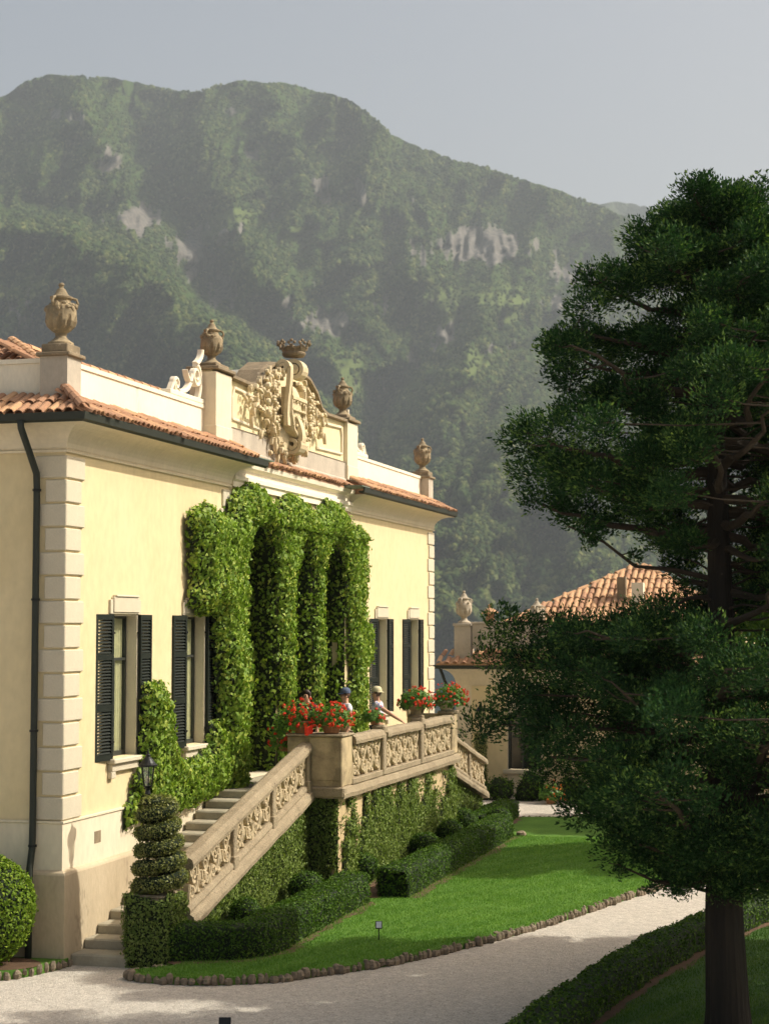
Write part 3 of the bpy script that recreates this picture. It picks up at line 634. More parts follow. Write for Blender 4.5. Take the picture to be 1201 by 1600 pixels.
wallcol(WIN[2][0] + WIN[2][1], WIN[3][0] - WIN[3][1], 1.97, 7.12)
wallcol(WIN[3][0] - WIN[3][1], WIN[3][0] + WIN[3][1], 1.97, WZ0); wallcol(WIN[3][0] - WIN[3][1], WIN[3][0] + WIN[3][1], WZ1, 7.12)
wallcol(WIN[3][0] + WIN[3][1], LY - 0.4, 1.97, 7.12)
mk('wall', g, M['yellow'], villa)
g = MB(); g.box(-11, -0.401, 0, 0.4, 1.97, 7.12); mk('wall', g, M['yellow'], villa)
mk('wall', MB().box(-11, 0, LY - 0.399, LY, 1.97, 7.12), M['yellow'], villa); mk('wall', MB().box(-11.4, -11.001, 0, LY, 0, 8), M['yellow'], villa)
g = MB(); g.box(-3.2, -3.0, 6.0, 14.4, 1.9, 7.1); g.box(-3.0, -0.41, 6.0, 6.2, 1.9, 7.1); g.box(-3.0, -0.41, 14.2, 14.4, 1.9, 7.1); g.box(-3.2, -0.41, 6, 14.4, 6.9, 7.1)
mk('loggia_wall', g, M['plaster'], villa)
# interior floor plates so no daylight shows behind the panes
mk('inner_wall', MB().box(-1.2, -1.1, 0.5, 5.9, 2.0, 7.0), M['cream'], villa); mk('inner_wall', MB().box(-1.2, -1.1, 14.5, 21.0, 2.0, 7.0), M['cream'], villa)
# plinths
g = MB(); g.sweep([(-0.3, 1.30), (0.03, 1.30), (0.03, 1.93), (0.05, 1.945), (0.05, 1.972), (-0.3, 1.972)], [(-11, 0), (0, 0), (0, LY)]); mk('plinth', g, M['cream'], villa)
g = MB(); g.sweep([(-0.3, -0.15), (0.11, -0.15), (0.10, 1.24), (0.085, 1.27), (0.032, 1.302), (-0.3, 1.302)], [(-11, 0), (0, 0), (0, LY)]); mk('footing', g, M['footing'], villa)
# cornice: cove under the eaves, mitred round the corner
COVE = [(-0.2, 7.10), (0.035, 7.10), (0.045, 7.13), (0.012, 7.145)] + [(0.03 + 0.40 * (1 - math.cos(t)) , 7.17 + 0.30 * math.sin(t)) for t in np.linspace(0, math.pi / 2, 9)] + [(0.47, 7.472), (0.47, 7.50), (-0.2, 7.50)]
for path in ([(-11, 0), (0, 0), (0, 6.62)], [(0, 13.95), (0, LY), (-11, LY)]):
    g = MB(); g.sweep(COVE, path); mk('cornice', g, M['cream'], villa)
g = MB(); g.sweep([(-0.2, 7.122), (0.06, 7.122), (0.06, 7.22), (0.10, 7.25), (0.10, 7.32), (0.03, 7.34), (0.03, 7.45), (0.13, 7.50), (0.15, 7.58), (-0.2, 7.58)], [(0, 6.63), (0, 13.94)]); mk('cornice', g, M['white'], villa)
# gutters
GUT = [(0.47, 7.515), (0.49, 7.485), (0.55, 7.47), (0.60, 7.50), (0.62, 7.60), (0.585, 7.60), (0.57, 7.53), (0.50, 7.53)]
for path in ([(-11, 0), (0, 0), (0, 7.15)], [(0, 13.35), (0, LY), (-11, LY)]):
    g = MB(); g.sweep([(a - 0.08, z) for a, z in GUT], path); mk('gutter', g, M['gutter'], villa)
g = MB(); g.sweep([(0.10, 7.585), (0.545, 7.605), (0.545, 7.625), (0.10, 7.64)], [(0, 6.6), (0, 7.42)]); mk('flashing', g, M['copper'], villa)
g = MB(); g.sweep([(0.10, 7.585), (0.545, 7.605), (0.545, 7.625), (0.10, 7.64)], [(0, 13.1), (0, 13.7)]); mk('flashing', g, M['copper'], villa)
# roof slabs: eave strip, ring roof behind the parapet
roof = mk('roof', MB().sweep([(-0.45, 7.51), (0.50, 7.51), (0.50, 7.565), (-0.2, 7.90), (-0.45, 7.95)], [(-11, 0), (0, 0), (0, 6.62)])
          .sweep([(-0.45, 7.51), (0.50, 7.51), (0.50, 7.565), (-0.2, 7.90), (-0.45, 7.95)], [(0, 13.95), (0, LY), (-11, LY)])
          .sweep([(-0.3, 7.581), (0.15, 7.581), (0.15, 7.61), (-0.1, 7.74), (-0.3, 7.8)], [(0, 6.63), (0, 13.94)])
          .sweep([(-2.6, 8.2), (-0.5, 7.96), (-0.5, 8.30), (-1.6, 8.86), (-2.6, 8.4)], [(-11, 0), (0, 0), (0, LY)])
          .box(-11, -2.4, 2.4, LY - 2, 8.0, 8.3), M['tile'], villa)
def tile_mesh(mat, L=0.40, r=0.072, n=5):
    g = MB(); V = []
    for j, (y, q) in enumerate(((0, 1.0), (L, 0.84))):
        for t_ in (1.0, 0.84):
            V += [(math.cos(math.pi * k / n) * r * q * t_, y, math.sin(math.pi * k / n) * r * q * t_ * 0.85) for k in range(n + 1)]
    m = n + 1; F = []
    for k in range(n): F += [(k, k + 1, 2 * m + k + 1, 2 * m + k), (m + k + 1, m + k, 3 * m + k, 3 * m + k + 1), (k + 1, k, m + k, m + k + 1), (2 * m + k, 2 * m + k + 1, 3 * m + k + 1, 3 * m + k)]
    return mesh_of(g.add(V, F), mat, 'tile')
TM = [tile_mesh(M['tile']), tile_mesh(M['tile_pale'])]
ntile = [0]; rest = MB()
def tiles_on(O, along, up, na, rows, pitch, rowlen, lift=0.0, one=True, parent=None, jit=0.02, off=0.5, clip=None):
    """rows of barrel tiles: O lower edge origin, along/up unit vectors"""
    O, along, up = (np.asarray(q, float) for q in (O, along, up)); along = along / np.linalg.norm(along); up = up / np.linalg.norm(up); nrm = np.cross(along, up)
    if nrm[2] < 0: nrm = -nrm
    R0 = np.stack([along, up, nrm], 1)
    for j in range(rows):
        for i in range(na):
            p = O + along * ((i + off) * pitch + rng.normal() * jit * 0.3) + up * (j * rowlen + rng.normal() * jit) + nrm * (lift + 0.012 * (j % 2) + rng.normal() * 0.006)
            ce = p + up * rowlen * 0.55
            if clip and not clip(ce): continue
            q = R0 @ np.array(Matrix.Rotation(float(rng.normal() * 0.03), 3, 'Z'))
            if one and ntile[0] < 298:
                o = bpy.data.objects.new('tile', TM[int(rng.random() < 0.25)]); COL.objects.link(o); o.parent = parent
                m4 = Matrix(q.tolist()).to_4x4(); m4.translation = (p - root_loc(parent)).tolist(); o.matrix_local = m4; ntile[0] += 1
            else:
                me = TM[0]; v = np.array([x.co for x in me.vertices]) @ q.T + p; rest.add(v, [tuple(f.vertices) for f in me.polygons])
sl_ = np.array([-0.70, 0, 0.335]); 
tiles_on((0.56, -0.56, 7.60), (0, 1, 0), sl_, 49, 2, 0.148, 0.36, parent=roof, clip=lambda c: c[1] > -c[0] - 0.03)
tiles_on((-1.7, -0.56, 7.60), (1, 0, 0), (0, 0.70, 0.335), 15, 2, 0.148, 0.36, parent=roof, clip=lambda c: c[0] < -c[1] + 0.03)
tiles_on((0.20, 6.75, 7.62), (0, 1, 0), (-0.25, 0, 0.13), 46, 1, 0.148, 0.3, parent=roof)
tiles_on((0.56, 13.85, 7.60), (0, 1, 0), sl_, 54, 2, 0.148, 0.36, parent=roof)
tiles_on((-0.52, 0.7, 8.33), (0, 1, 0), (-1.1, 0, 0.56), 34, 3, 0.148, 0.40, one=False)
tiles_on((-0.9, 0.7, 8.52), (0, 1, 0), (-1.1, 0, 0.56), 34, 2, 0.148, 0.40, one=False)
tiles_on((-3.4, 0.52, 8.33), (1, 0, 0), (0, 1.1, 0.56), 20, 3, 0.148, 0.40, parent=roof, clip=lambda c: c[0] < -c[1] + 0.03)
tiles_on((-9.4, 0.52, 8.33), (1, 0, 0), (0, 1.1, 0.56), 40, 3, 0.148, 0.40, one=False)
for t in np.linspace(0, 1, 9):   # hip tiles: long ones over the corner of the ring roof and the eave corner
    p = np.array([-0.45, 0.45, 8.35]) * (1 - t) + np.array([-1.62, 1.62, 8.95]) * t
    piece('ridge_tile', TM[1], roof, p, (math.radians(22), 0, math.radians(45)), (1.3, 0.5, 1.3))
for t in np.linspace(0, 1, 4):
    p = np.array([0.50, -0.50, 7.66]) * (1 - t) + np.array([0.06, -0.06, 7.95]) * t
    piece('ridge_tile', TM[0], roof, p, (math.radians(28), 0, math.radians(45)), (1.25, 0.55, 1.25))
for k in range(17): piece('ridge_tile', TM[k % 2], roof, (-1.6, 1.6 + k * 0.36, 8.92), (0, 0, 0), (1.3, 1, 1.3))
for k in range(7): piece('ridge_tile', TM[k % 2], roof, (-1.7 - k * 0.36, 1.6, 8.92), (0, 0, math.pi / 2), (1.3, 1, 1.3))
mk('roof_tiles', rest, M['tile'], villa, kind='stuff')
# parapets (slightly proud coping), corner pedestals
def parapet(path, name='parapet'):
    g = MB(); g.sweep([(-0.42, 7.8), (-0.20, 7.8), (-0.20, 8.40), (-0.175, 8.405), (-0.175, 8.47), (-0.44, 8.47), (-0.42, 8.40)], path); mk(name, g, M['white'], villa)
parapet([(0, 0.42), (0, 5.84)]); parapet([(0, 14.50), (0, LY - 0.5)]); parapet([(-11, 0), (-0.43, 0)])
g = MB(); g.box(-0.86, -0.44, 0.19, 0.4, 7.85, 7.98)
def pedestal(x0, x1, y0, y1, z0, z1, cap=0.05, m='grey_stucco', stepz=0.12):
    q = empty_part = mk('pedestal', MB().box(x0, x1, y0, y1, z0, z1), M[m], villa)
    c = MB().bbox(x0 - cap, x1 + cap, y0 - cap, y1 + cap, z1 + 0.001, z1 + 0.06, 0.012).bbox(x0 + 0.01, x1 - 0.01, y0 + 0.01, y1 - 0.01, z1 + 0.062, z1 + 0.062 + stepz, 0.012)
    mk('cap', c, M['capstone'], q); return q
pedestal(-0.40, 0.02, -0.02, 0.43, 7.83, 8.46)
pedestal(-0.42, 0.02, LY - 0.5, LY - 0.04, 7.83, 8.42)
# pediment block
TOPL = [(5.86, 8.0), (5.86, 9.08), (6.62, 9.08), (6.62, 9.05), (7.7, 9.03), (8.15, 9.10), (8.45, 9.38), (8.9, 9.58), (9.6, 9.66), (10.4, 9.66), (11.1, 9.58), (11.55, 9.38), (11.9, 9.10), (12.3, 9.03), (13.72, 9.05), (13.72, 9.08), (14.5, 9.08), (14.5, 8.0)]
ped = mk('pediment', MB().prism([(y, z) for y, z in TOPL], -0.42, -0.06), M['panel_yellow'], villa)
for y0, y1 in ((5.82, 6.60), (13.76, 14.54)):
    g = MB(); g.bbox(-0.46, 0.03, y0, y1, 8.0, 9.05, 0.006); g.bbox(-0.47, 0.045, y0 - 0.012, y1 + 0.012, 7.8, 8.12, 0.01)
    mk('pilaster', g, M['cream'], ped)
g = MB(); g.box(-0.42, -0.09, 6.61, 13.75, 7.70, 8.02); mk('base_band', g, M['grey_stucco'], ped)
g = MB(); g.sweep([(-0.1, 7.72), (0.01, 7.72), (0.01, 7.80), (-0.02, 7.83), (-0.02, 8.16), (0.0, 8.18), (-0.1, 8.22)], [(0, 6.61), (0, 13.75)]); mk('base_moulding', g, M['grey_stucco'], ped)
g = MB()
cop = [(6.62, 9.07), (7.7, 9.05), (8.12, 9.12), (8.42, 9.40), (8.9, 9.61), (9.6, 9.69), (10.4, 9.69), (11.1, 9.61), (11.58, 9.40), (11.92, 9.12), (12.3, 9.05), (13.74, 9.07)]
g.ribbon(cop, 0.10, (-0.50, 0.05)); mk('coping', g, M['capstone'], ped)
for y0, y1 in ((5.78, 6.66), (13.70, 14.58)):
    g = MB(); g.bbox(-0.52, 0.09, y0, y1, 9.08, 9.145, 0.012); g.bbox(-0.40, 0.0, y0 + 0.12, y1 - 0.12, 9.146, 9.22, 0.012); mk('pilaster_cap', g, M['capstone'], ped)
# lead-covered curved hood running back behind the crest
V, F = grid_surface(lambda u, v: np.stack([-0.42 - 0.55 * v, 8.35 + 3.3 * u, 9.20 + 0.46 * np.sin(math.pi * u) ** 0.7 + 0 * v], 1), 21, 4)
mk('hood', (V, F), M['lead'], ped)
for s in (0, 1):   # panel mouldings left and right of the crest
    m_ = (lambda y: y) if s == 0 else (lambda y: 20.36 - y)
    fr_ = [(6.80, 8.34), (6.80, 8.72), (6.90, 8.90), (7.95, 8.86), (8.25, 8.98), (8.40, 9.14)]
    g = MB(); g.ribbon([(m_(a), b) for a, b in fr_], 0.055, (-0.06, -0.015)); g.ribbon([(m_(6.80), 8.34), (m_(8.6), 8.30)], 0.05, (-0.06, -0.02)); mk('panel_moulding', g, M['cream'], ped)
# volutes on the parapet beside the pediment
def volute(y0, dirn):
    g = MB(); f = lambda p: [(y0 + dirn * a, b) for a, b in p]; D = (-0.29, -0.19)
    for pts, wd in ((spiral((-0.32, 8.93), 0.20, 0.05, math.pi * 0.5, -1.6, 30), np.linspace(0.075, 0.045, 30)),
                    (bez((-0.32, 9.14), (-0.05, 9.24), (-0.05, 9.42)), 0.075), (bez((-0.52, 8.93), (-0.62, 8.56), (-1.12, 8.58)), np.linspace(0.09, 0.07, 14)),
                    (spiral((-1.22, 8.68), 0.13, 0.035, -math.pi * 0.4, -1.4, 24), np.linspace(0.07, 0.04, 24)), (bez((-0.12, 8.93), (-0.1, 8.7), (-0.25, 8.5)), 0.07),
                    (bez((-0.55, 8.78), (-0.72, 8.84), (-0.78, 8.98)), np.linspace(0.07, 0.02, 14)), (bez((-1.35, 8.68), (-1.45, 8.56), (-1.5, 8.48)), 0.05)):
        g.ribbon(f(pts), wd, D)
    g.bbox(-0.36, -0.18, min(y0 - dirn * 0, y0 - dirn * 1.55 * -1 * -1), max(y0, y0 - dirn * 1.55), 8.475, 8.56, 0.01)
    mk('volute', g, M['white'], villa)
volute(5.84, 1); volute(14.55, -1)
# quoins
def qmesh(l1, l2, h):    # corner block wrapping the near corner: l1 along -x, l2 along +y
    return mesh_of(MB().bbox(-l1, 0.035, -0.035, l2, 0, h, 0.012), M['quoin'], 'quoin')
q1, q2 = qmesh(0.46, 0.58, 0.305), qmesh(0.29, 0.47, 0.305)
nq = 15; zq = (7.08 - 1.985) / nq
for k in range(nq):
    piece('quoin', q1 if k % 2 == 0 else q2, villa, (0, 0, 1.985 + k * zq), scale=(1, 1, (zq - 0.028) / 0.305))
    piece('quoin', q1 if k % 2 == 0 else q2, villa, (0, LY, 1.985 + k * zq), rot=(0, 0, 0), scale=(1, -1, (zq - 0.028) / 0.305))
for k in range(12, 15): piece('quoin', mesh_of(MB().bbox(-0.1, 0.035, 0, 0.52 if k % 2 else 0.42, 0, 0.305, 0.012), M['quoin'], 'quoin'), villa, (0, 6.62 - (0.52 if k % 2 else 0.42), 1.985 + k * zq))
# vent
mk('vent', MB().box(0.028, 0.034, 1.02, 1.24, 1.55, 1.72), M['capstone'], villa)
# windows
def louvres(w_, z0, z1):
    g = MB(); n = int((z1 - z0) / 0.046)
    for i in range(n):
        z = z0 + (i + 0.5) * (z1 - z0) / n
        g.add([(-0.016, 0.04, z + 0.016), (0.018, 0.04, z - 0.018), (0.018, w_ - 0.04, z - 0.018), (-0.016, w_ - 0.04, z + 0.016), (-0.016, 0.04, z + 0.023), (0.018, 0.04, z - 0.011), (0.018, w_ - 0.04, z - 0.011), (-0.016, w_ - 0.04, z + 0.023)],
              [(0, 1, 2, 3), (7, 6, 5, 4), (0, 4, 5, 1), (3, 2, 6, 7), (1, 5, 6, 2), (0, 3, 7, 4)])
    return g
SH = {}
def shutter(y_h, side, w_, ang, z0=WZ0 - 0.02, z1=WZ1 + 0.01):
    """hinged at y_h; side -1 folds toward -y"""
    key = (w_,)
    if key not in SH:
        f = MB(); t = 0.022
        H = z1 - z0; rails = [0, 0.09, H * 0.335, H * 0.335 + 0.10, H * 0.685, H * 0.685 + 0.09, H - 0.08, H]
        f.box(-t, t, 0, 0.055, 0, H); f.box(-t, t, w_ - 0.055, w_, 0, H)
        for a in range(0, 8, 2): f.box(-t + 0.002, t - 0.002, 0.055, w_ - 0.055, rails[a], rails[a + 1])
        L = MB()
        for a in (1, 3, 5):
            q = louvres(w_, rails[a], rails[a + 1])
            for v_, in zip(q.v): pass
            o = L.n; L.v += q.v; L.f += [tuple(i + o for i in ff) for ff in q.f]; L.n += q.n
        SH[key] = (mesh_of(f, M['shutter'], 'shutter'), mesh_of(L, M['shutter'], 'louvres'))
    a, b_ = SH[key]
    o = piece('shutter', a, villa, (0.045, y_h, z0), rot=(0, 0, ang if side > 0 else -ang), scale=(1, side, 1))
    l = bpy.data.objects.new('louvres', b_); COL.objects.link(l); l.parent = o; l['kind'] = 'stuff'
    h = bpy.data.objects.new('hinge', HINGE); COL.objects.link(h); h.parent = o; h.location = (0.0, 0.0, 0.25)
    h = bpy.data.objects.new('hinge', HINGE); COL.objects.link(h); h.parent = o; h.location = (0.0, 0.0, 1.85)
HINGE = mesh_of(MB().box(-0.05, 0.03, -0.02, 0.07, 0, 0.03), M['iron'], 'hinge')
for k, (c, h) in enumerate(WIN):
    a, b_ = c - h, c + h
    wn = mk('window', MB().box(-0.22, -0.16, a, a + 0.05, WZ0, WZ1).box(-0.22, -0.16, b_ - 0.05, b_, WZ0, WZ1).box(-0.22, -0.16, a + 0.05, b_ - 0.05, WZ1 - 0.05, WZ1).box(-0.22, -0.16, a + 0.05, b_ - 0.05, WZ0, WZ0 + 0.07)
            .box(-0.215, -0.155, a + 0.05, b_ - 0.05, WZ1 - 0.68, WZ1 - 0.64).box(-0.225, -0.152, c - 0.025, c + 0.025, WZ0 + 0.07, WZ1 - 0.685), M['frame'], villa)
    mk('pane', MB().add([(-0.19, a + 0.05, WZ0 + 0.07), (-0.19, b_ - 0.05, WZ0 + 0.07), (-0.19, b_ - 0.05, WZ1 - 0.05), (-0.19, a + 0.05, WZ1 - 0.05)], [(0, 1, 2, 3)]), M['glass'], wn)
    V, F = grid_surface(lambda u, v: np.stack([-0.225 + 0.022 * np.sin(u * 70), a + (b_ - a) * u, WZ0 - 0.1 + 2.3 * v], 1), 120, 3)
    mk('curtain', (V, F), M['curtain'], wn, smooth=True)
    rv = MB().box(-0.16, 0.0, a - 0.001, a + 0.012, WZ0, WZ1).box(-0.16, 0.012, b_ - 0.012, b_ + 0.085, WZ0, WZ1 + 0.001).box(-0.0, 0.012, a - 0.085, a + 0.012, WZ0, WZ1 + 0.001).box(-0.16, 0.0, a, b_, WZ1 - 0.012, WZ1 + 0.002)
    mk('surround', rv, M['quoin'], wn)
    mk('lintel', MB().bbox(0.0, 0.055, c - 0.47, c + 0.47, WZ1 + 0.04, WZ1 + 0.27, 0.008).bbox(0.0, 0.035, c - 0.56, c + 0.56, WZ1 + 0.015, WZ1 + 0.23, 0.006).bbox(0, 0.075, c - 0.42, c + 0.42, WZ1 + 0.27, WZ1 + 0.30, 0.008), M['quoin'], wn)
    mk('sill', MB().bbox(-0.16, 0.13, c - h - 0.10, c + h + 0.10, WZ0 - 0.075, WZ0 - 0.003, 0.012).bbox(0, 0.075, c - h - 0.06, c + h + 0.06, WZ0 - 0.19, WZ0 - 0.077, 0.008).bbox(0, 0.07, c - h - 0.07, c - h + 0.08, WZ0 - 0.29, WZ0 - 0.19, 0.008).bbox(0, 0.07, c + h - 0.08, c + h + 0.07, WZ0 - 0.29, WZ0 - 0.19, 0.008), M['quoin'], wn)
    shutter(a - 0.02, -1, 0.50, math.radians(7 if k % 2 == 0 else 4)); shutter(b_ + 0.02, 1, 0.50, math.radians(3 if k % 2 == 0 else 5))
# rain pipe on the end wall
px_ = -0.44
pipe = mk('downpipe', MB().tube([(px_, -0.52, 7.50), (px_, -0.50, 7.40), (px_ + 0.02, -0.25, 7.05), (px_ + 0.045, -0.10, 6.80), (px_ + 0.05, -0.09, 6.6), (px_ + 0.05, -0.09, 4.5), (px_ + 0.05, -0.09, 2.0), (px_ + 0.05, -0.10, 1.60), (px_ + 0.05, -0.17, 1.32), (px_ + 0.05, -0.18, 1.1), (px_ + 0.05, -0.18, 0.1)], 0.048, 10), M['gutter'], villa, smooth=True)
for z in (6.55, 5.02, 3.2, 1.62):
    g = MB(); g.tube([(px_ + 0.05, -0.09, z), (px_ + 0.05, -0.09, z + 0.03)], 0.062, 10).box(px_ + 0.03, px_ + 0.07, -0.05, 0.0, z, z + 0.03)
    mk('bracket', g, M['iron'], pipe)

# ------------------------------------------------------------------ carved crest (arms under a crown)
cr = mk('coat_of_arms', MB().blob((-0.04, 9.55, 8.85), (0.11, 1.05, 0.85), 3, 0.1, (12, 22)).blob((0.0, 9.55, 8.25), (0.16, 0.5, 0.40), 4, 0.1, (9, 14)), M['sandstone'], villa, smooth=True)
def xz_spiral(c, r0, r1, a0, turns, y0, y1, wd, n=28):   # scroll whose coil is seen from the side
    g = MB(); s = spiral((c[0], c[1]), r0, r1, a0, turns, n); g.ribbon(s, wd, (y0, y1), fr=lambda u, v, d: (u, d, v)); return g
def joinMB(*gs):
    o = MB()
    for q in gs: o.add(np.concatenate(q.v), q.f)
    return o
sc1 = joinMB(xz_spiral((0.10, 9.62), 0.21, 0.04, math.pi, -1.75, 9.84, 10.22, 0.075), MB().blob((0.10, 10.02, 9.62), (0.06, 0.21, 0.06), 1, 0.05),
             MB().ribbon(bez((-0.11, 9.62), (-0.13, 9.2), (0.16, 8.9), (0.16, 8.7)), 0.10, (9.90, 10.16), fr=lambda u, v, d: (u, d, v)))
mk('scroll', sc1, M['sandstone'], cr)
sc2 = joinMB(xz_spiral((0.16, 9.56), 0.13, 0.03, 0.0, 1.5, 8.95, 9.22, 0.06), MB().ribbon(bez((0.29, 9.56), (0.30, 9.2), (0.20, 8.9), (0.24, 8.45)), 0.08, (8.98, 9.18), fr=lambda u, v, d: (u, d, v)))
mk('scroll', sc2, M['sandstone'], cr)
sc3 = joinMB(xz_spiral((0.20, 8.12), 0.17, 0.04, 0.4, -1.6, 9.42, 9.82, 0.07), MB().ribbon(bez((0.36, 8.18), (0.40, 8.5), (0.22, 8.6), (0.2, 8.9)), 0.08, (9.48, 9.76), fr=lambda u, v, d: (u, d, v)))
mk('scroll', sc3, M['sandstone'], cr)
shd = joinMB(MB().blob((0.16, 9.55, 8.82), (0.14, 0.42, 0.45), 2, 0.04, (12, 18)), MB().ribbon([(9.14, 9.2), (9.14, 8.7), (9.3, 8.4), (9.55, 8.28), (9.8, 8.4), (9.96, 8.7), (9.96, 9.2)], 0.08, (0.1, 0.32)),
             MB().ribbon([(9.12, 9.0), (9.98, 9.0)], 0.1, (0.18, 0.34)), MB().ribbon([(9.14, 8.78), (9.96, 8.78)], 0.05, (0.2, 0.33)))
for r_ in range(4):
    for c_ in range(4): shd.blob((0.30, 9.26 + c_ * 0.2, 8.94 - r_ * 0.15), (0.03, 0.05, 0.035), r_ * 4 + c_, 0.1, (4, 6))
mk('shield', shd, M['sandstone'], cr)
g = MB(); rr = np.random.default_rng(3)
for sgn in (-1, 1):      # garlands of leaves and fruit down both flanks
    for path, n, R_ in ((bez((9.55 + sgn * 0.5, 9.35), (9.55 + sgn * 1.3, 9.45), (9.55 + sgn * 1.45, 8.8), (9.55 + sgn * 0.95, 8.25), n=40), 74, 0.07),
                        (bez((9.55 + sgn * 0.6, 8.6), (9.55 + sgn * 1.0, 8.3), (9.55 + sgn * 0.6, 8.0), (9.55 + sgn * 0.1, 7.95), n=30), 56, 0.06),
                        (bez((9.55 + sgn * 0.9, 8.9), (9.55 + sgn * 1.9, 9.15), (9.55 + sgn * 2.2, 8.85), (9.55 + sgn * 2.05, 8.45), n=26), 40, 0.055)):
        for k in range(n):
            p = path[min(len(path) - 1, int(k * len(path) / n))]
            c = (0.05 + rr.uniform(-0.06, 0.14), p[0] + rr.normal() * 0.15, p[1] + rr.normal() * 0.07)
            if k % 3 == 0: g.blob(c, rr.uniform(0.6, 1.0) * R_, k, 0.15, (5, 7))
            else:
                a = rr.uniform(0, 6.28); L = rr.uniform(0.10, 0.22)
                g.ribbon(bez((c[1], c[2]), (c[1] + math.cos(a) * L * .6, c[2] + math.sin(a) * L * .6 + .04), (c[1] + math.cos(a) * L, c[2] + math.sin(a) * L - 0.03), n=6), [0.02, 0.05, 0.07, 0.06, 0.04, 0.01], (c[0] - 0.02, c[0] + 0.05))
mk('garland', g, M['sandstone'], cr)
g = MB()
for k in range(16): g.blob((0.22, 8.45 + 0.13 * math.sin(k * 1.3), 8.45 + k * 0.05), (0.05, 0.06, 0.04), k, 0.1, (4, 6))
for k in range(16): g.blob((0.22, 10.62 + 0.13 * math.sin(k * 1.7), 8.45 + k * 0.05), (0.05, 0.06, 0.04), k, 0.1, (4, 6))
mk('fruit_cluster', g, M['sandstone'], cr)
cw = MB().lathe([(0.20, 0), (0.225, 0.03), (0.235, 0.06), (0.22, 0.085), (0.25, 0.15), (0.27, 0.17), (0.24, 0.17), (0.2, 0.1), (0.18, 0.02)], (0.06, 9.98, 9.90), 20)
for k in range(9):
    a = k * 2 * math.pi / 9; r = 0.275; c = (0.06 + r * math.cos(a), 9.98 + r * math.sin(a), 10.12)
    cw.tube([(0.06 + 0.25 * math.cos(a), 9.98 + 0.25 * math.sin(a), 10.04), c], [0.035, 0.02], 6)
    tx, ty = -math.sin(a), math.cos(a)
    for d_, z_ in ((0, 0.085), (0.055, 0.045), (-0.055, 0.045)): cw.blob((c[0] + tx * d_ + 0.03 * math.cos(a), c[1] + ty * d_ + 0.03 * math.sin(a), c[2] + z_ - 0.02), 0.034, k, 0.1, (5, 6))
mk('crown', cw, M['capstone'], cr)

# ------------------------------------------------------------------ urns
UP = [(0.0, 0), (0.19, 0), (0.19, 0.035), (0.15, 0.06), (0.10, 0.10), (0.075, 0.14), (0.09, 0.16), (0.08, 0.175), (0.14, 0.215), (0.19, 0.275), (0.215, 0.35), (0.225, 0.44), (0.222, 0.52), (0.20, 0.575), (0.15, 0.61), (0.135, 0.66), (0.165, 0.69), (0.168, 0.715), (0.12, 0.735), (0.085, 0.78), (0.06, 0.83), (0.035, 0.85), (0.03, 0.87), (0.045, 0.895), (0.035, 0.92), (0.0, 0.935)]
def urn(loc, label, sc_=1.0, mats='urnstone', seed=1):
    u = empty('urn', loc, label, 'urn', 'stone urns on the parapets')
    b = mk('bowl', MB().lathe([(r * sc_, z * sc_) for r, z in UP[:16]], loc, 30, (0.22 * sc_, 0.42 * sc_, 0.22), 10), M[mats], u, smooth=False)
    l = mk('lid', MB().lathe([(r * sc_, z * sc_) for r, z in UP[15:]], loc, 22), M[mats], u)
    g = MB(); rr = np.random.default_rng(seed)
    for k in range(26):
        a = rr.uniform(0, 6.28); z = rr.uniform(0.50, 0.62); r = 0.205 if z < 0.58 else 0.17
        g.blob((loc[0] + r * sc_ * math.cos(a), loc[1] + r * sc_ * math.sin(a), loc[2] + z * sc_), rr.uniform(0.022, 0.05) * sc_, k, 0.3, (5, 7))
    for a in (0.4, 2.5, 4.6):
        g.tube([(loc[0] + sc_ * q[0] * math.cos(a), loc[1] + sc_ * q[0] * math.sin(a), loc[2] + q[1] * sc_) for q in ((0.20, 0.56), (0.24, 0.62), (0.22, 0.68), (0.15, 0.70))], 0.024 * sc_, 6)
    mk('relief', g, M[mats], u); return u
urn((-0.19, 0.2, 8.64), 'weathered fluted stone urn on the near corner pedestal above the rain pipe', 0.97, seed=1)
urn((-0.2, 6.20, 9.215), 'stone urn on the pediment beside the near white scroll', 0.86, seed=2)
urn((-0.2, 14.14, 9.215), 'stone urn on the pediment end beyond the carved coat of arms', 0.92, seed=3)
urn((-0.2, LY - 0.27, 8.60), 'smallest looking stone urn on the pedestal at the far corner of the villa', 0.93, seed=4)
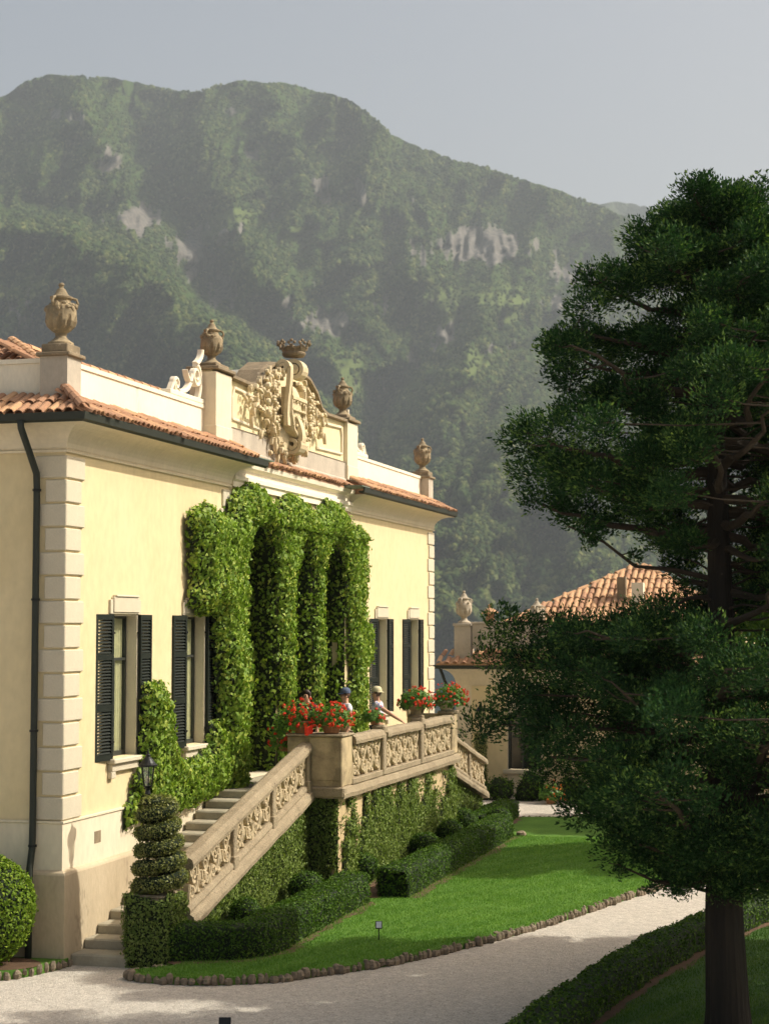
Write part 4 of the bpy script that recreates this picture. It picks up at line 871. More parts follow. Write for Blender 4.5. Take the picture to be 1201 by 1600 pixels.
# ------------------------------------------------------------------ terrace, stairs, balustrades
def scroll_panel(u0, u1, zb, x, h=0.56, th=0.11, rev=False):
    """one carved openwork panel between posts: mirrored C-scrolls, coils and acanthus round a central baluster"""
    g = MB(); w_ = u1 - u0; D = (-th / 2, th / 2)
    nrep = max(1, int(round(w_ / 0.95))); cw_ = w_ / nrep
    fr = lambda u, v, d: (x + d, u, zb(u) + v)
    rr = np.random.default_rng(int(u0 * 100) % 999)
    for k in range(nrep):
        c = u0 + cw_ * (k + 0.5)
        g.lathe([(0.03, 0), (0.055, 0.03), (0.035, 0.09), (0.07, 0.2), (0.066, 0.27), (0.035, 0.36), (0.03, 0.42), (0.06, 0.47), (0.06, 0.50), (0.035, h)], (x, c, zb(c)), 8)
        for s in (-1, 1):
            f = lambda p: [(c + s * a * cw_ / 0.95, b_) for a, b_ in p]
            g.ribbon(f(spiral((0.24, 0.36), 0.13, 0.03, -math.pi * 0.6, 1.6, 24)), np.linspace(0.052, 0.028, 24), D, fr)
            g.ribbon(f(bez((0.10, 0.30), (0.0 + 0.09, 0.05), (0.30, 0.06), (0.36, 0.16))), np.linspace(0.055, 0.04, 14), D, fr)
            g.ribbon(f(spiral((0.32, 0.14), 0.09, 0.02, 0.0, -1.4, 20)), np.linspace(0.055, 0.03, 20), D, fr)
            g.ribbon(f(bez((0.37, 0.36), (0.47, 0.44), (0.46, 0.56))), np.linspace(0.06, 0.05, 14), D, fr)
            g.ribbon(f(bez((0.08, 0.56), (0.13, 0.47), (0.24, 0.50), (0.30, 0.56))), 0.05, D, fr)
            g.ribbon(f(bez((0.44, 0.0), (0.475, 0.15), (0.41, 0.26))), np.linspace(0.07, 0.04, 14), D, fr)
            for q in range(3):
                a, b_ = rr.uniform(0.08, 0.44), rr.uniform(0.05, 0.52); u = c + s * a * cw_ / 0.95
                g.blob((x + rr.uniform(-0.02, 0.05), u, zb(u) + b_), rr.uniform(0.025, 0.05), q, 0.3, (5, 7))
    return g
def roundbar(P0, P1, half, hgt, n=40):    # weather-worn coping bar: rounded section, slightly wavy
    P0, P1 = np.array(P0, float), np.array(P1, float); prof = [(-half, 0), (half, 0), (half * 1.06, hgt * 0.35), (half * 0.9, hgt * 0.8), (half * 0.5, hgt), (-half * 0.5, hgt), (-half * 0.9, hgt * 0.8), (-half * 1.06, hgt * 0.35)]
    V = []
    for i in range(n):
        t = i / (n - 1); p = P0 * (1 - t) + P1 * t; q = 1 + 0.05 * vnoise(t * 14, P0[1]); e = 0.008 * vnoise(t * 22, P0[1] + 5)
        V += [(p[0] + a * q, p[1], p[2] + b_ + e) for a, b_ in prof]
    m = 8; F = [(i * m + k, i * m + (k + 1) % m, (i + 1) * m + (k + 1) % m, (i + 1) * m + k) for i in range(n - 1) for k in range(m)] + [tuple(range(m)), tuple(range((n - 1) * m, n * m))[::-1]]
    return MB().add(V, F)
YA, YB = 6.42, 14.88
terr = empty('terrace', (1.0, 10.65, 0), 'raised stone terrace with carved scrollwork balustrade in front of the ivy arches', 'terrace')
mk('front_wall', MB().box(1.5, 2.05, YA, YB, -0.1, 1.80), M['plaster'], terr)
mk('floor', MB().box(-3.2, 1.98, YA, YB, 1.801, 1.955), M['step'], terr)
mk('beam', roundbar((2.0, YA - 0.14, 1.76), (2.0, YB + 0.1, 1.76), 0.20, 0.20, 60), M['rail'], terr)
mk('beam', MB().bbox(1.16, 2.20, YA - 0.16, YA + 0.02, 1.762, 1.955, 0.03), M['rail'], terr)
mk('plinth_course', MB().bbox(1.98, 2.17, YA + 0.5, YB - 0.3, 1.94, 2.05, 0.015), M['rail'], terr)
pr = mk('pier', MB().bbox(1.57, 2.15, 6.30, 6.93, 1.95, 2.79, 0.015).bbox(1.62, 2.10, 6.285, 6.3, 2.06, 2.70, 0.004), M['pier'], terr)
mk('pier_cap', MB().bbox(1.54, 2.18, 6.26, 6.97, 2.79, 2.835, 0.015), M['rail'], pr)
pr = mk('pier', MB().bbox(1.16, 1.565, 6.36, 6.90, 1.95, 2.79, 0.012), M['pier'], terr); mk('pier_cap', MB().bbox(1.13, 1.535, 6.32, 6.94, 2.79, 2.83, 0.015), M['rail'], pr)
pr = mk('pier', MB().bbox(1.90, 2.16, 14.42, 14.90, 1.95, 2.80, 0.02), M['pier'], terr); mk('pier_cap', MB().bbox(1.84, 2.19, 14.38, 14.94, 2.80, 2.87, 0.02), M['rail'], pr)
mk('pier', MB().bbox(1.15, 1.87, 14.5, 14.86, 1.95, 2.80, 0.02), M['pier'], terr)
posts = [6.95, 8.84, 11.66, 14.42]
for y in posts[1:3]:
    mk('post', MB().bbox(1.99, 2.19, y, y + 0.20, 1.95, 2.80, 0.02).bbox(1.96, 2.21, y - 0.03, y + 0.23, 2.70, 2.86, 0.03), M['rail'], terr)
for a, b_ in ((6.95, 8.83), (9.05, 11.65), (11.87, 14.41)):
    mk('handrail', roundbar((2.08, a, 2.64), (2.08, b_, 2.64), 0.135, 0.15), M['rail'], terr)
    mk('scroll_panel', scroll_panel(a + 0.05, b_ - 0.05, lambda u: 2.05 + 0 * u, 2.08, 0.59), M['scroll'], terr)
def staircase(mirror, label):
    my = (lambda y: 21.3 - y) if mirror else (lambda y: y)
    t = empty('staircase', (0.75, my(3.0), 0), label, 'stairs', 'stone stairs up to the terrace')
    for k in range(14):
        z1 = 0.135 * (k + 1) + 0.02; y0 = 0.10 + 0.435 * k; x_0 = 0.105 if z1 < 1.35 else 0.06
        ya, yb = sorted((my(y0), my(min(y0 + 0.50, 6.42))))
        mk('step', MB().bbox(x_0, 0.95 if k < 2 else 1.44, ya, yb, z1 - 0.155 if k else -0.05, z1, 0.022), M['step'], t)
    R = lambda y: 1.40 + 0.229 * (y - 0.66)
    zl = lambda y: R(y) - 0.97
    a, b_ = 0.80, 6.34
    def bar(x, dz, half, h, name, mat): 
        mk(name, roundbar((x, my(a), R(a) + dz), (x, my(b_), R(b_) + dz), half, h, 50), mat, t)
    bar(1.50, -0.15, 0.14, 0.15, 'handrail', M['rail']); bar(1.50, -0.97, 0.17, 0.19, 'string', M['rail']); bar(1.50, -0.775, 0.10, 0.10, 'plinth_course', M['rail'])
    ps = [0.85, 2.55, 4.35, 6.15]
    for y in ps[1:]:
        z = R(y); ya, yb = sorted((my(y), my(y + 0.15)))
        mk('post', MB().bbox(1.42, 1.60, ya, yb, z - 0.80, z - 0.06, 0.015).bbox(1.40, 1.62, ya - 0.03, yb + 0.03, z - 0.80, z - 0.60, 0.012), M['rail'], t)
    for i in range(3):
        u0, u1 = ps[i] + (0.17 if i else 0.02), ps[i + 1] - 0.02
        ua, ub = sorted((my(u0), my(u1)))
        mk('scroll_panel', scroll_panel(ua, ub, (lambda u: R(my(u)) - 0.68), 1.50, 0.53), M['scroll'], t)
    yy = np.linspace(0.85, 6.42, 12)
    poly = [(my(y), zl(y) + 0.02) for y in yy] + [(my(6.42), -0.1), (my(0.85), -0.1)]
    mk('side_wall', MB().prism(poly, 1.36, 1.46), M['plaster'], t)
    return t
st1 = staircase(False, 'stone stairs climbing from the gravel beside the villa corner, spiral topiary at the foot')
st2 = staircase(True, 'far stone stairs descending from the terrace towards the second house')

# creeping fig on the terrace and stair walls
def bare(Y, Z):
    s = fbm(Y * 3.6, Z * 0.6, 2.2, 3) + (Z - 1.25) * 0.75
    b_ = s > 0.20
    b_ |= (Y > 12.7) & (Y < 14.1) & (Z > 0.95 + 0.55 * vnoise(Y * 6, Y * 0) + 0.3 * np.abs(Y - 13.4))
    b_ |= (Y < 7.25) & (Z > 0.75 + 0.35 * vnoise(Y * 8, Y * 0) + 0.7 * (Y - 6.45)) & (Z < 1.62)
    b_ |= (Y > 6.4) & (Y < 6.62) & (vnoise(Y * 0, Z * 5) > -0.3)
    return b_ & (fbm(Y * 14, Z * 10, 1.0, 2) > -0.35)
s1 = sheet(lambda Y, Z: ~bare(Y, Z) & (Z < 1.72), YA, YB, 0.0, 1.74, 0.03, 0.07, 0.06, lambda a, b_, h: (2.05 + h, a, b_), 1500, 0.052, amp=0.5, nf=4)
s2 = sheet(lambda X_, Z: (fbm(X_ * 5, Z * 4, 1.0, 2) > -0.45) | (Z > 0.7), 1.5, 2.05, 0.0, 1.74, 0.03, 0.06, 0.06, lambda a, b_, h: (a, YA - h, b_), 1500, 0.052)
merge_sheets('creeping_fig', [s1, s2], M['fig'], M['ivycore'], label='small leaved green creeper on the terrace front wall with bare tan plaster streaks', cat='creeper')
Rl = lambda y: 1.40 + 0.229 * (y - 0.66) - 0.97
s3 = sheet(lambda Y, Z: (Z < Rl(Y)) & (fbm(Y * 4, Z * 4, 1.0, 3) > -0.62), 0.85, 6.42, 0.0, 1.8, 0.03, 0.06, 0.05, lambda a, b_, h: (1.46 + h, a, b_), 1700, 0.05, amp=0.5, nf=4)
merge_sheets('creeping_fig', [s3], M['fig'], M['ivycore'], label='small leaved green creeper covering the wall under the near stair', cat='creeper')
s4 = sheet(lambda Y, Z: (Z < Rl(21.3 - Y)), 14.9, 20.4, 0.0, 1.8, 0.04, 0.06, 0.05, lambda a, b_, h: (1.46 + h, a, b_), 900, 0.05, amp=0.5, nf=4)
merge_sheets('creeping_fig', [s4], M['fig'], M['ivycore'], label='small leaved green creeper under the far descending stair', cat='creeper')

# big creeper over the arches
HOLES = [(6.93, 9.03, 6.48), (9.77, 11.18, 6.33), (11.68, 13.53, 6.40)]
def ivy_mask(Y, Z):
    n = 0.16 * fbm(Y * 2.2, Z * 2.2, 4.0, 3); Yn, Zn = Y + n, Z + 0.8 * n
    top = np.interp(Y, [3.9, 4.3, 5.0, 6.1, 6.35, 7.0, 7.7, 8.3, 8.6, 9.2, 9.9, 10.5, 10.9, 11.5, 12.3, 12.9, 13.3, 13.9, 14.6, 14.95], [6.35, 6.55, 6.68, 6.55, 6.95, 7.22, 7.22, 6.95, 6.8, 7.12, 7.25, 7.05, 6.85, 7.12, 7.22, 7.02, 6.70, 6.85, 6.72, 6.5])
    lo = np.interp(Y, [3.85, 4.9, 5.5, 5.72, 5.9], [5.05, 4.85, 4.9, 3.4, 1.6])
    m = (Yn > 4.42) & (Yn < 14.72) & (Zn < top) & (Zn > lo)
    # arch openings, narrowed by hanging growth
    for (a, b_, zt) in HOLES:
        c = (a + b_) / 2; r = (b_ - a) / 2
        zz = zt - (1 - np.sqrt(np.clip(1 - ((Yn - c) / r) ** 2, 0, 1))) * r
        hole = (Yn > a) & (Yn < b_) & (Zn < zz); m &= ~hole
    # hanging bunch between the first two arches
    m |= (Yn > 8.8) & (Yn < 10.15) & (Zn > 5.5 + 0.6 * np.abs(Yn - 9.5)) & (Zn < 6.6)
    # thinner columns low down
    m &= ~((Z < 4.9) & (Yn > 13.0) & (Yn < 13.75))
    m |= (Yn > 13.6) & (Yn < 15.35) & (Z > 3.75) & (Z < 4.75) & (((Yn - 14.6) / 0.75) ** 2 + ((Z - 4.25) / 0.55) ** 2 < 1)
    return m & ((fbm(Y * 3, Z * 1.6, 9.0, 2) > -0.62) | (Z > 4.9) | (Y < 7))
fr_front = lambda a, b_, h: (0.02 + h, a, b_)
a1 = sheet(ivy_mask, 3.7, 15.5, 1.6, 7.4, 0.04, 0.34, 0.30, fr_front, 1000, 0.088, amp=0.35, nf=1.9, tf=lambda A, B: np.where(A < 6.6, 1.0, np.where(B > 6.5, 0.85, 0.55)))
shs = [a1]
for (yf, d, lo) in ((6.95, 1, 1.95), (9.05, -1, 1.95), (9.75, 1, 1.95), (11.20, -1, 1.95), (11.66, 1, 1.95), (13.55, -1, 1.95)):   # reveals of the piers
    A_ = [q for q in ARC if abs(q[0] - yf) < 0.02 or abs(q[1] - yf) < 0.02][0]; rA = (A_[1] - A_[0]) / 2; cA = (A_[0] + A_[1]) / 2; zsA = A_[2] - rA
    def yarc(z, yf=yf, rA=rA, cA=cA, zsA=zsA): return cA + np.sign(yf - cA) * np.sqrt(np.clip(rA ** 2 - np.clip(z - zsA, 0, None) ** 2, 1e-4, None))
    shs.append(sheet(lambda X_, Z, zt=A_[2]: (Z < zt) & (fbm(X_ * 3 + yf, Z * 1.3, yf, 2) > -0.5), -0.42, 0.05, lo, 6.55, 0.04, 0.06, 0.12, (lambda a, b_, h, d=d, yarc=yarc: (a, yarc(b_) + d * h, b_)), 300, 0.09, bfix=('b1',)))
shs.append(sheet(lambda Y, Z: Z > 0, 6.2, 14.2, 1.95, 6.9, 0.08, 0.12, 0.12, lambda a, b_, h: (-2.0 + h, a, b_), 260, 0.13))
for (ya, yb) in ((9.05, 9.75), (11.20, 11.66), (13.55, 14.2)): shs.append(sheet(lambda X_, Z: Z > 0, -2.0, -0.4, 1.95, 6.9, 0.06, 0.12, 0.12, (lambda a, b_, h, ya=ya: (a, ya + 0.1 - h, b_)), 300, 0.12))
shs.append(sheet(lambda Y, X_: Y > 0, 6.2, 14.2, -2.0, -0.4, 0.08, 0.10, 0.12, lambda a, b_, h: (b_, a, 6.9 - h), 200, 0.12))
merge_sheets('climbing_ivy', shs, M['ivy'], M['ivycore'], label='thick bright green creeper climbing over the three loggia arches', cat='creeper')
def ivy2(Y, Z):
    n = 0.10 * fbm(Y * 3, Z * 3, 4.0, 3); Yn, Zn = Y + n, Z + n
    m = in_poly([(2.55, 3.62), (2.62, 3.82), (3.25, 3.80), (3.42, 3.4), (3.55, 3.0), (3.75, 2.65), (4.2, 2.5), (5.2, 2.62), (5.5, 3.1), (6.4, 2.8), (6.6, 1.95), (5.4, 1.78), (4.3, 1.72), (3.6, 1.62), (3.1, 1.60), (2.7, 1.75), (2.35, 1.95), (2.25, 2.3), (2.5, 2.6)], Yn, Zn)
    return m
a2 = sheet(ivy2, 2.0, 6.7, 1.4, 4.0, 0.035, 0.24, 0.2, fr_front, 1000, 0.082, amp=0.4, nf=2.6)
a3 = sheet(lambda Y, Z: in_poly([(2.0, 2.0), (2.35, 2.25), (2.45, 1.7), (2.0, 1.62)], Y + 0.06 * vnoise(Y * 6, Z * 6), Z), 1.8, 2.6, 1.5, 2.4, 0.03, 0.1, 0.1, fr_front, 640, 0.09)
merge_sheets('climbing_ivy', [a2, a3], M['ivy'], M['ivycore'], label='low bushy creeper under the second window above the stairs', cat='creeper')

# ------------------------------------------------------------------ lawns and edging
CURV = [(1.75, 0.05), (1.45, -0.28), (1.25, -0.50), (1.30, -0.68), (1.55, -0.78), (1.95, -0.82), (2.47, -0.74), (3.0, -0.49), (3.35, -0.22), (3.65, 0.22), (4.05, 0.7), (4.43, 1.28), (4.79, 2.03), (5.15, 2.91), (5.66, 4.28), (6.16, 5.94), (6.56, 7.5), (7.12, 9.58), (7.69, 11.71), (8.2, 13.8), (8.5, 15.9), (8.4, 17.8), (7.8, 19.3), (6.7, 20.1), (5.3, 20.4), (4.0, 20.3), (2.6, 19.9)]
def smooth_path(P, step):
    P = np.array(P, float)
    for _ in range(3):
        Q = [P[0]]
        for i in range(len(P) - 1): Q += [P[i] * 0.75 + P[i + 1] * 0.25, P[i] * 0.25 + P[i + 1] * 0.75]
        P = np.array(Q + [P[-1]])
    s = np.concatenate([[0], np.cumsum(np.linalg.norm(np.diff(P, axis=0), axis=1))]); t = np.arange(0, s[-1], step)
    return np.stack([np.interp(t, s, P[:, k]) for k in range(2)], 1)
def lawn(name, path, back, z=0.10, m='turf'):
    poly = [tuple(p) for p in path] + back
    n = len(poly); V = [(x, y, z) for x, y in poly] + [(x, y, -0.05) for x, y in poly]
    return mk(name, MB().add(V, [tuple(range(n))] + [(i, i + n, (i + 1) % n + n, (i + 1) % n) for i in range(n)]), M[m], kind='structure')
c1 = smooth_path(CURV, 0.098)
lawn('lawn', c1, [(2.2, 19.9), (2.0, 16), (1.9, 6.5), (1.5, 6.3), (1.5, 0.9), (1.7, 0.2)])
CL = [(0.14, -0.02), (0.10, -0.30), (0.0, -0.65), (-0.14, -1.0), (-0.36, -1.24), (-0.8, -1.5), (-1.6, -1.75), (-2.8, -1.95), (-5, -2.1)]
c2_ = smooth_path(CL, 0.13)
lawn('lawn', c2_, [(-5, 0.05), (0.08, 0.05)], 0.115)
ES = []
for k in range(6):
    rr = np.random.default_rng(40 + k); me = mesh_of(MB().blob((0, 0, 0), (0.074, 0.066, 0.072), k + 2, 0.45, (5, 7), 1.3), M['edge'], 'stone'); ES.append(me)
def edging(path, label, rows=1, par=None):
    e = empty('stone_edging', (path[0][0], path[0][1], 0), label, 'kerb', 'rough stone edging round the lawns')
    n = 0
    for i, p in enumerate(path):
        if n >= 298: break
        s = rng.uniform(0.55, 1.05); n += 1
        piece('stone', ES[i % 6], e, (p[0] + rng.normal() * 0.012, p[1] + rng.normal() * 0.012, 0.045 + rng.normal() * 0.012), (0, 0, rng.uniform(0, 6.28)), (s * rng.uniform(0.7, 1.1), s, rng.uniform(0.75, 1.1)))
    return e
edging(c1, 'row of rough stones edging the large lawn in front of the hedge')
edging(c2_[:40], 'row of rough stones edging the small lawn under the dome bush')
# beds of bare soil
def strip(name, path, w_, z, mat, kind='structure'):
    P = np.array(path, float); T = np.gradient(P, axis=0); T /= np.linalg.norm(T, axis=1)[:, None]; N = np.stack([T[:, 1], -T[:, 0]], 1); n = len(P)
    ww = w_ * (1 + 0.25 * vnoise(np.arange(n) * 0.9, 0 * P[:, 0]))[:, None]
    V = np.concatenate([np.c_[P - N * w_, np.full(n, z)], np.c_[P + N * ww, np.full(n, z)]]); F = np.array([(i, i + n, i + n + 1, i + 1) for i in range(n - 1)])
    return mk(name, (V, F), mat, kind=kind)
H1 = smooth_path([(1.45, 0.42), (2.05, 0.62), (2.42, 0.85), (2.52, 1.2), (2.50, 2.2), (2.47, 4), (2.45, 6.15)], 0.16)
H2 = smooth_path([(2.96, 6.62), (2.96, 9), (2.96, 12), (2.94, 15.9)], 0.2)
H3 = smooth_path([(2.35, 16.1), (2.3, 18), (2.2, 20.0)], 0.25)
strip('soil_bed', H1, 0.40, 0.104, M['soil']); strip('soil_bed', H2, 0.42, 0.104, M['soil']); strip('soil_bed', H3, 0.42, 0.104, M['soil'])
mk('soil_bed', MB().box(1.5, 2.75, 6.45, 16.2, -0.02, 0.108), M['soil'], kind='structure'); mk('soil_bed', MB().box(1.47, 2.3, 1.2, 6.44, -0.02, 0.106), M['soil'], kind='structure')
def hedge(path, w_, h, seed, z0=0.10, lump=0.05):
    P = np.array(path, float); T = np.gradient(P, axis=0); T /= np.linalg.norm(T, axis=1)[:, None]; N = np.stack([T[:, 1], -T[:, 0]], 1)
    prof = [(-1, 0), (-1.02, .3), (-1.02, .6), (-1, .85), (-.85, .97), (-.45, 1), (0, 1.01), (.45, 1), (.85, .97), (1, .85), (1.02, .6), (1.02, .3), (1, 0)]
    m = len(prof); V = []
    P = np.concatenate([P[:1] - T[:1] * 0.02, P, P[-1:] + T[-1:] * 0.02]); N = np.concatenate([N[:1], N, N[-1:]])
    for i in range(len(P)):
        e = 0.86 if i in (0, len(P) - 1) else 1
        for a, b_ in prof:
            q = np.array([P[i][0] + N[i][0] * a * w_ / 2 * e, P[i][1] + N[i][1] * a * w_ / 2 * e, z0 + b_ * h * (e * 0.5 + 0.5)])
            V.append(q)
    V = np.array(V); d = lump * fbm(V[:, 0] * 2.6 + seed, V[:, 1] * 2.6, V[:, 2] * 2.6, 3)
    V[:, 0] += d * np.sign(V[:, 0] - np.repeat(P[:, 0], m)); V[:, 2] += np.where(V[:, 2] > z0 + 0.1, d * 0.7, 0)
    n = len(P); F = [(i * m + k, i * m + k + 1, (i + 1) * m + k + 1, (i + 1) * m + k) for i in range(n - 1) for k in range(m - 1)]
    for e in (0, n - 1):
        for k in range(m // 2): F.append((e * m + k, e * m + k + 1, e * m + m - 2 - k, e * m + m - 1 - k) if k < m // 2 - 1 else (e * m + k, e * m + k + 1, e * m + k + 2))
    F = [f if i < (n - 1) * (m - 1) + m // 2 else f[::-1] for i, f in enumerate(F)]
    c = V.reshape(n, m, 3).mean(1)
    return V, F
def mk_hedge(path, w_, h, seed, label, dens=1900, size=0.042, **k):
    V, F = hedge(path, w_, h, seed)
    # orient faces outward
    c = np.repeat(V.reshape(-1, 13, 3).mean(1), 13, 0); G = []
    for f in F:
        q = V[list(f)]; nrm = np.cross(q[1] - q[0], q[2] - q[0]); G.append(f if nrm @ (q.mean(0) - c[list(f)].mean(0)) > 0 else f[::-1])
    return leafy('hedge', V, G, dens, size, M['box'], M['boxcore'], jit=0.55, droop=-0.4, spread=0.016, label=label, cat='hedge', **k)
mk_hedge(H1, 0.52, 0.47, 1, 'clipped low box hedge curving round the foot of the near stair')
mk_hedge(H2, 0.52, 0.47, 2, 'long clipped box hedge below the terrace wall along the big lawn', dens=1700)
mk_hedge(H3, 0.6, 0.40, 3, 'short clipped hedge beyond the far stair near the second house', dens=900, size=0.05)
def ball(x, y, r, label, z=0.30, grp='clipped box balls behind the hedge', rz=None):
    g = MB().blob((x, y, z + 0.1), (r, r, rz or r * 0.9), int(x * 10 + y * 7), 0.08, (9, 14)); return leafy('box_ball', np.concatenate(g.v), g.f, 2100, 0.040, M['box'], M['boxcore'], jit=0.55, droop=-0.2, spread=0.014, label=label, cat='shrub', group=grp)
for (x, y, r), l in zip([(1.86, 2.35, .25), (1.95, 5.0, .30), (2.12, 7.6, .30), (2.45, 10.9, .30), (2.42, 13.1, .31), (2.2, 15.3, .33), (2.75, 16.4, .27)],
    ['nearest round box ball, beside the bottom of the near stair', 'round box ball behind the near hedge below the dark terrace recess', 'round box ball at the gap where the two hedges overlap', 'round box ball halfway along the terrace wall',
     'round box ball below the end of the terrace', 'larger round box ball under the far stair', 'last round box ball at the far end of the long hedge']): ball(x, y, r, l, z=0.33)
# ivy-clad pier with spiral topiary and lantern
pierm = MB().bbox(0.94, 1.46, 0.18, 0.74, -0.05, 0.93, 0.02)
fp = empty('stair_pier', (1.27, 0.5, 0), 'square stone pier at the foot of the near stair, clad in creeper', 'pier')
mk('body', pierm, M['pier'], fp); mk('pier_cap', MB().bbox(0.95, 1.45, 0.19, 0.73, 0.93, 0.98, 0.02), M['rail'], fp)
sh = [sheet(lambda a, b_: (b_ < 0.97 + 0.05 * vnoise(a * 5, a * 0)) & (b_ > -1), 0.90, 1.52, 0.0, 1.05, 0.03, 0.08, 0.08, lambda a, b_, h: (a, 0.18 - h, b_), 1900, 0.045),
      sheet(lambda a, b_: (b_ < 0.97 + 0.05 * vnoise(a * 5, a * 0)), 0.14, 0.78, 0.0, 1.05, 0.03, 0.08, 0.08, lambda a, b_, h: (1.46 + h, a, b_), 1900, 0.045),
      sheet(lambda a, b_: (b_ < 0.97 + 0.05 * vnoise(a * 5, a * 0)), 0.14, 0.78, 0.0, 1.05, 0.04, 0.08, 0.08, lambda a, b_, h: (0.94 - h, a, b_), 1500, 0.045)]
merge_sheets('creeping_fig', sh, M['fig'], M['ivycore'], label='dense clipped creeper wrapping the square pier under the spiral topiary', cat='creeper')
def spiral_topiary(c, label):
    t = empty('spiral_topiary', c, label, 'topiary')
    mk('trunk', MB().tube([(c[0], c[1], c[2]), (c[0] + .01, c[1], c[2] + 0.6), (c[0] - .02, c[1], c[2] + 1.15)], [0.05, 0.045, 0.03], 8), M['bark'], t)
    turns = 4.8; n = 150; tt = np.linspace(0, 1, n); ang = 2.2 + tt * turns * 2 * math.pi
    R = 0.31 - 0.10 * tt; r = 0.098 - 0.010 * tt; z = c[2] + 0.05 + 1.16 * tt
    P = np.stack([c[0] + R * np.cos(ang) - 0.06 * tt, c[1] + R * np.sin(ang), z], 1); g = MB().tube(P, r * (1 + 0.08 * vnoise(tt * 40, tt * 0)), 10)
    V = np.concatenate(g.v); leafy('foliage', V, [f if len(f) == 4 else f for f in g.f if len(f) == 4], 2600, 0.036, M['topiary'], M['boxcore'], parent=t, jit=0.6, droop=-0.2, spread=0.014)
    b_ = MB().blob((c[0] - 0.06, c[1], c[2] + 1.25), (0.24, 0.24, 0.09), 2, 0.1, (8, 12)); leafy('foliage', np.concatenate(b_.v), b_.f, 2600, 0.036, M['topiary'], M['boxcore'], parent=t, jit=0.6, spread=0.014)
    return t
spiral_topiary((1.27, 0.50, 0.97), 'yellow green evergreen clipped into a tiered spiral at the stair foot')
def lantern(c, h, label, s=1.0, parts=True):
    L = empty('lantern', c, label, 'lantern', 'iron lanterns on posts'); x, y, z = c; zt = z + h
    mk('post', MB().lathe([(0.045, 0), (0.03, 0.05), (0.024, 0.12), (0.022, h - 0.5 * s - 0.14), (0.045, h - 0.5 * s - 0.10), (0.03, h - 0.5 * s - 0.05), (0.05, h - 0.5 * s)], c, 12), M['iron'], L)
    zb = zt - 0.50 * s
    cage = MB()
    for k in range(6):
        a = k * math.pi / 3; cage.tube([(x + 0.055 * s * math.cos(a), y + 0.055 * s * math.sin(a), zb), (x + 0.095 * s * math.cos(a), y + 0.095 * s * math.sin(a), zb + 0.27 * s)], 0.007 * s, 5)
    cage.lathe([(0.06 * s, 0), (0.065 * s, 0.012 * s), (0.02 * s, 0.014 * s)], (x, y, zb), 12)
    mk('cage', cage, M['iron'], L)
    mk('glass', MB().add([(x + r * s * math.cos(k * math.pi / 3), y + r * s * math.sin(k * math.pi / 3), zz) for r, zz in ((0.051, zb + 0.014 * s), (0.089, zb + 0.268 * s)) for k in range(6)], [(k, (k + 1) % 6, 6 + (k + 1) % 6, 6 + k) for k in range(6)]), M['glass'], L)
    mk('roof', MB().lathe([(0.125 * s, 0), (0.13 * s, 0.02 * s), (0.10 * s, 0.045 * s), (0.06 * s, 0.10 * s), (0.03 * s, 0.13 * s), (0.035 * s, 0.15 * s), (0.02 * s, 0.165 * s), (0.01 * s, 0.21 * s), (0.004, 0.23 * s)], (x, y, zb + 0.27 * s), 16), M['iron'], L)
    mk('bulb', MB().lathe([(0.006, 0.0), (0.022 * s, 0.03 * s), (0.03 * s, 0.07 * s), (0.02 * s, 0.1 * s), (0.002, 0.115 * s)], (x, y, zb + 0.03 * s), 10), M['palepot'], L)
lantern((1.00, 0.66, 0.98), 1.96, 'black iron lantern with glass sides rising behind the spiral topiary', 1.05)

# dome bush at the villa corner
g = MB().blob((-0.75, -0.80, 0.86), (0.66, 0.62, 0.74), 5, 0.10, (16, 24))
leafy('dome_bush', np.concatenate(g.v), g.f, 1500, 0.055, leafmat('privet_leaf', (0.07, 0.13, 0.012), (0.14, 0.23, 0.02), (0.30, 0.38, 0.05), 0.22, 0.6, 0.15), M['boxcore'], jit=0.55, droop=-0.3, spread=0.022, label='large rounded bright green bush beside the villa corner', cat='bush')
mk('soil_bed', MB().add([(-0.75 + 0.75 * math.cos(a), -0.65 + 0.5 * math.sin(a), 0.12) for a in np.linspace(0, 2 * math.pi, 24)[:-1]], [tuple(range(23))]), M['soil'], kind='structure')
# little signs
def sign(c, h, plate, tilt, face, label):
    s = empty('plant_sign', c, label, 'sign')
    mk('stake', MB().tube([c, (c[0], c[1], c[2] + h)], 0.009, 6), M['iron'], s)
    w_, hh = plate; o = mk('plate', MB().bbox(-w_ / 2, w_ / 2, -0.006, 0.006, -hh / 2, hh / 2, 0.004), M['iron'], None, loc=(0, 0, 0)); o.parent = s; o.location = (0, 0, h); o.rotation_euler = (tilt, 0, YAW)
    if face: q = mk('face', MB().box(-w_ / 2 + .012, w_ / 2 - .012, -0.009, -0.0065, -hh / 2 + .012, hh / 2 - .012), face, None, loc=(0, 0, 0)); q.parent = o; q.location = (0, 0, 0)
    return s
sign((3.84, 2.55, 0.10), 0.22, (0.10, 0.12), math.radians(-35), plain('pale_plate', (0.45, 0.5, 0.55), 0.3), 'tiny stake sign with a pale grey plate standing in the lawn')
sign((3.62, -3.25, 0.0), 0.13, (0.14, 0.10), math.radians(-25), None, 'tiny black plate on a stake standing in the gravel')
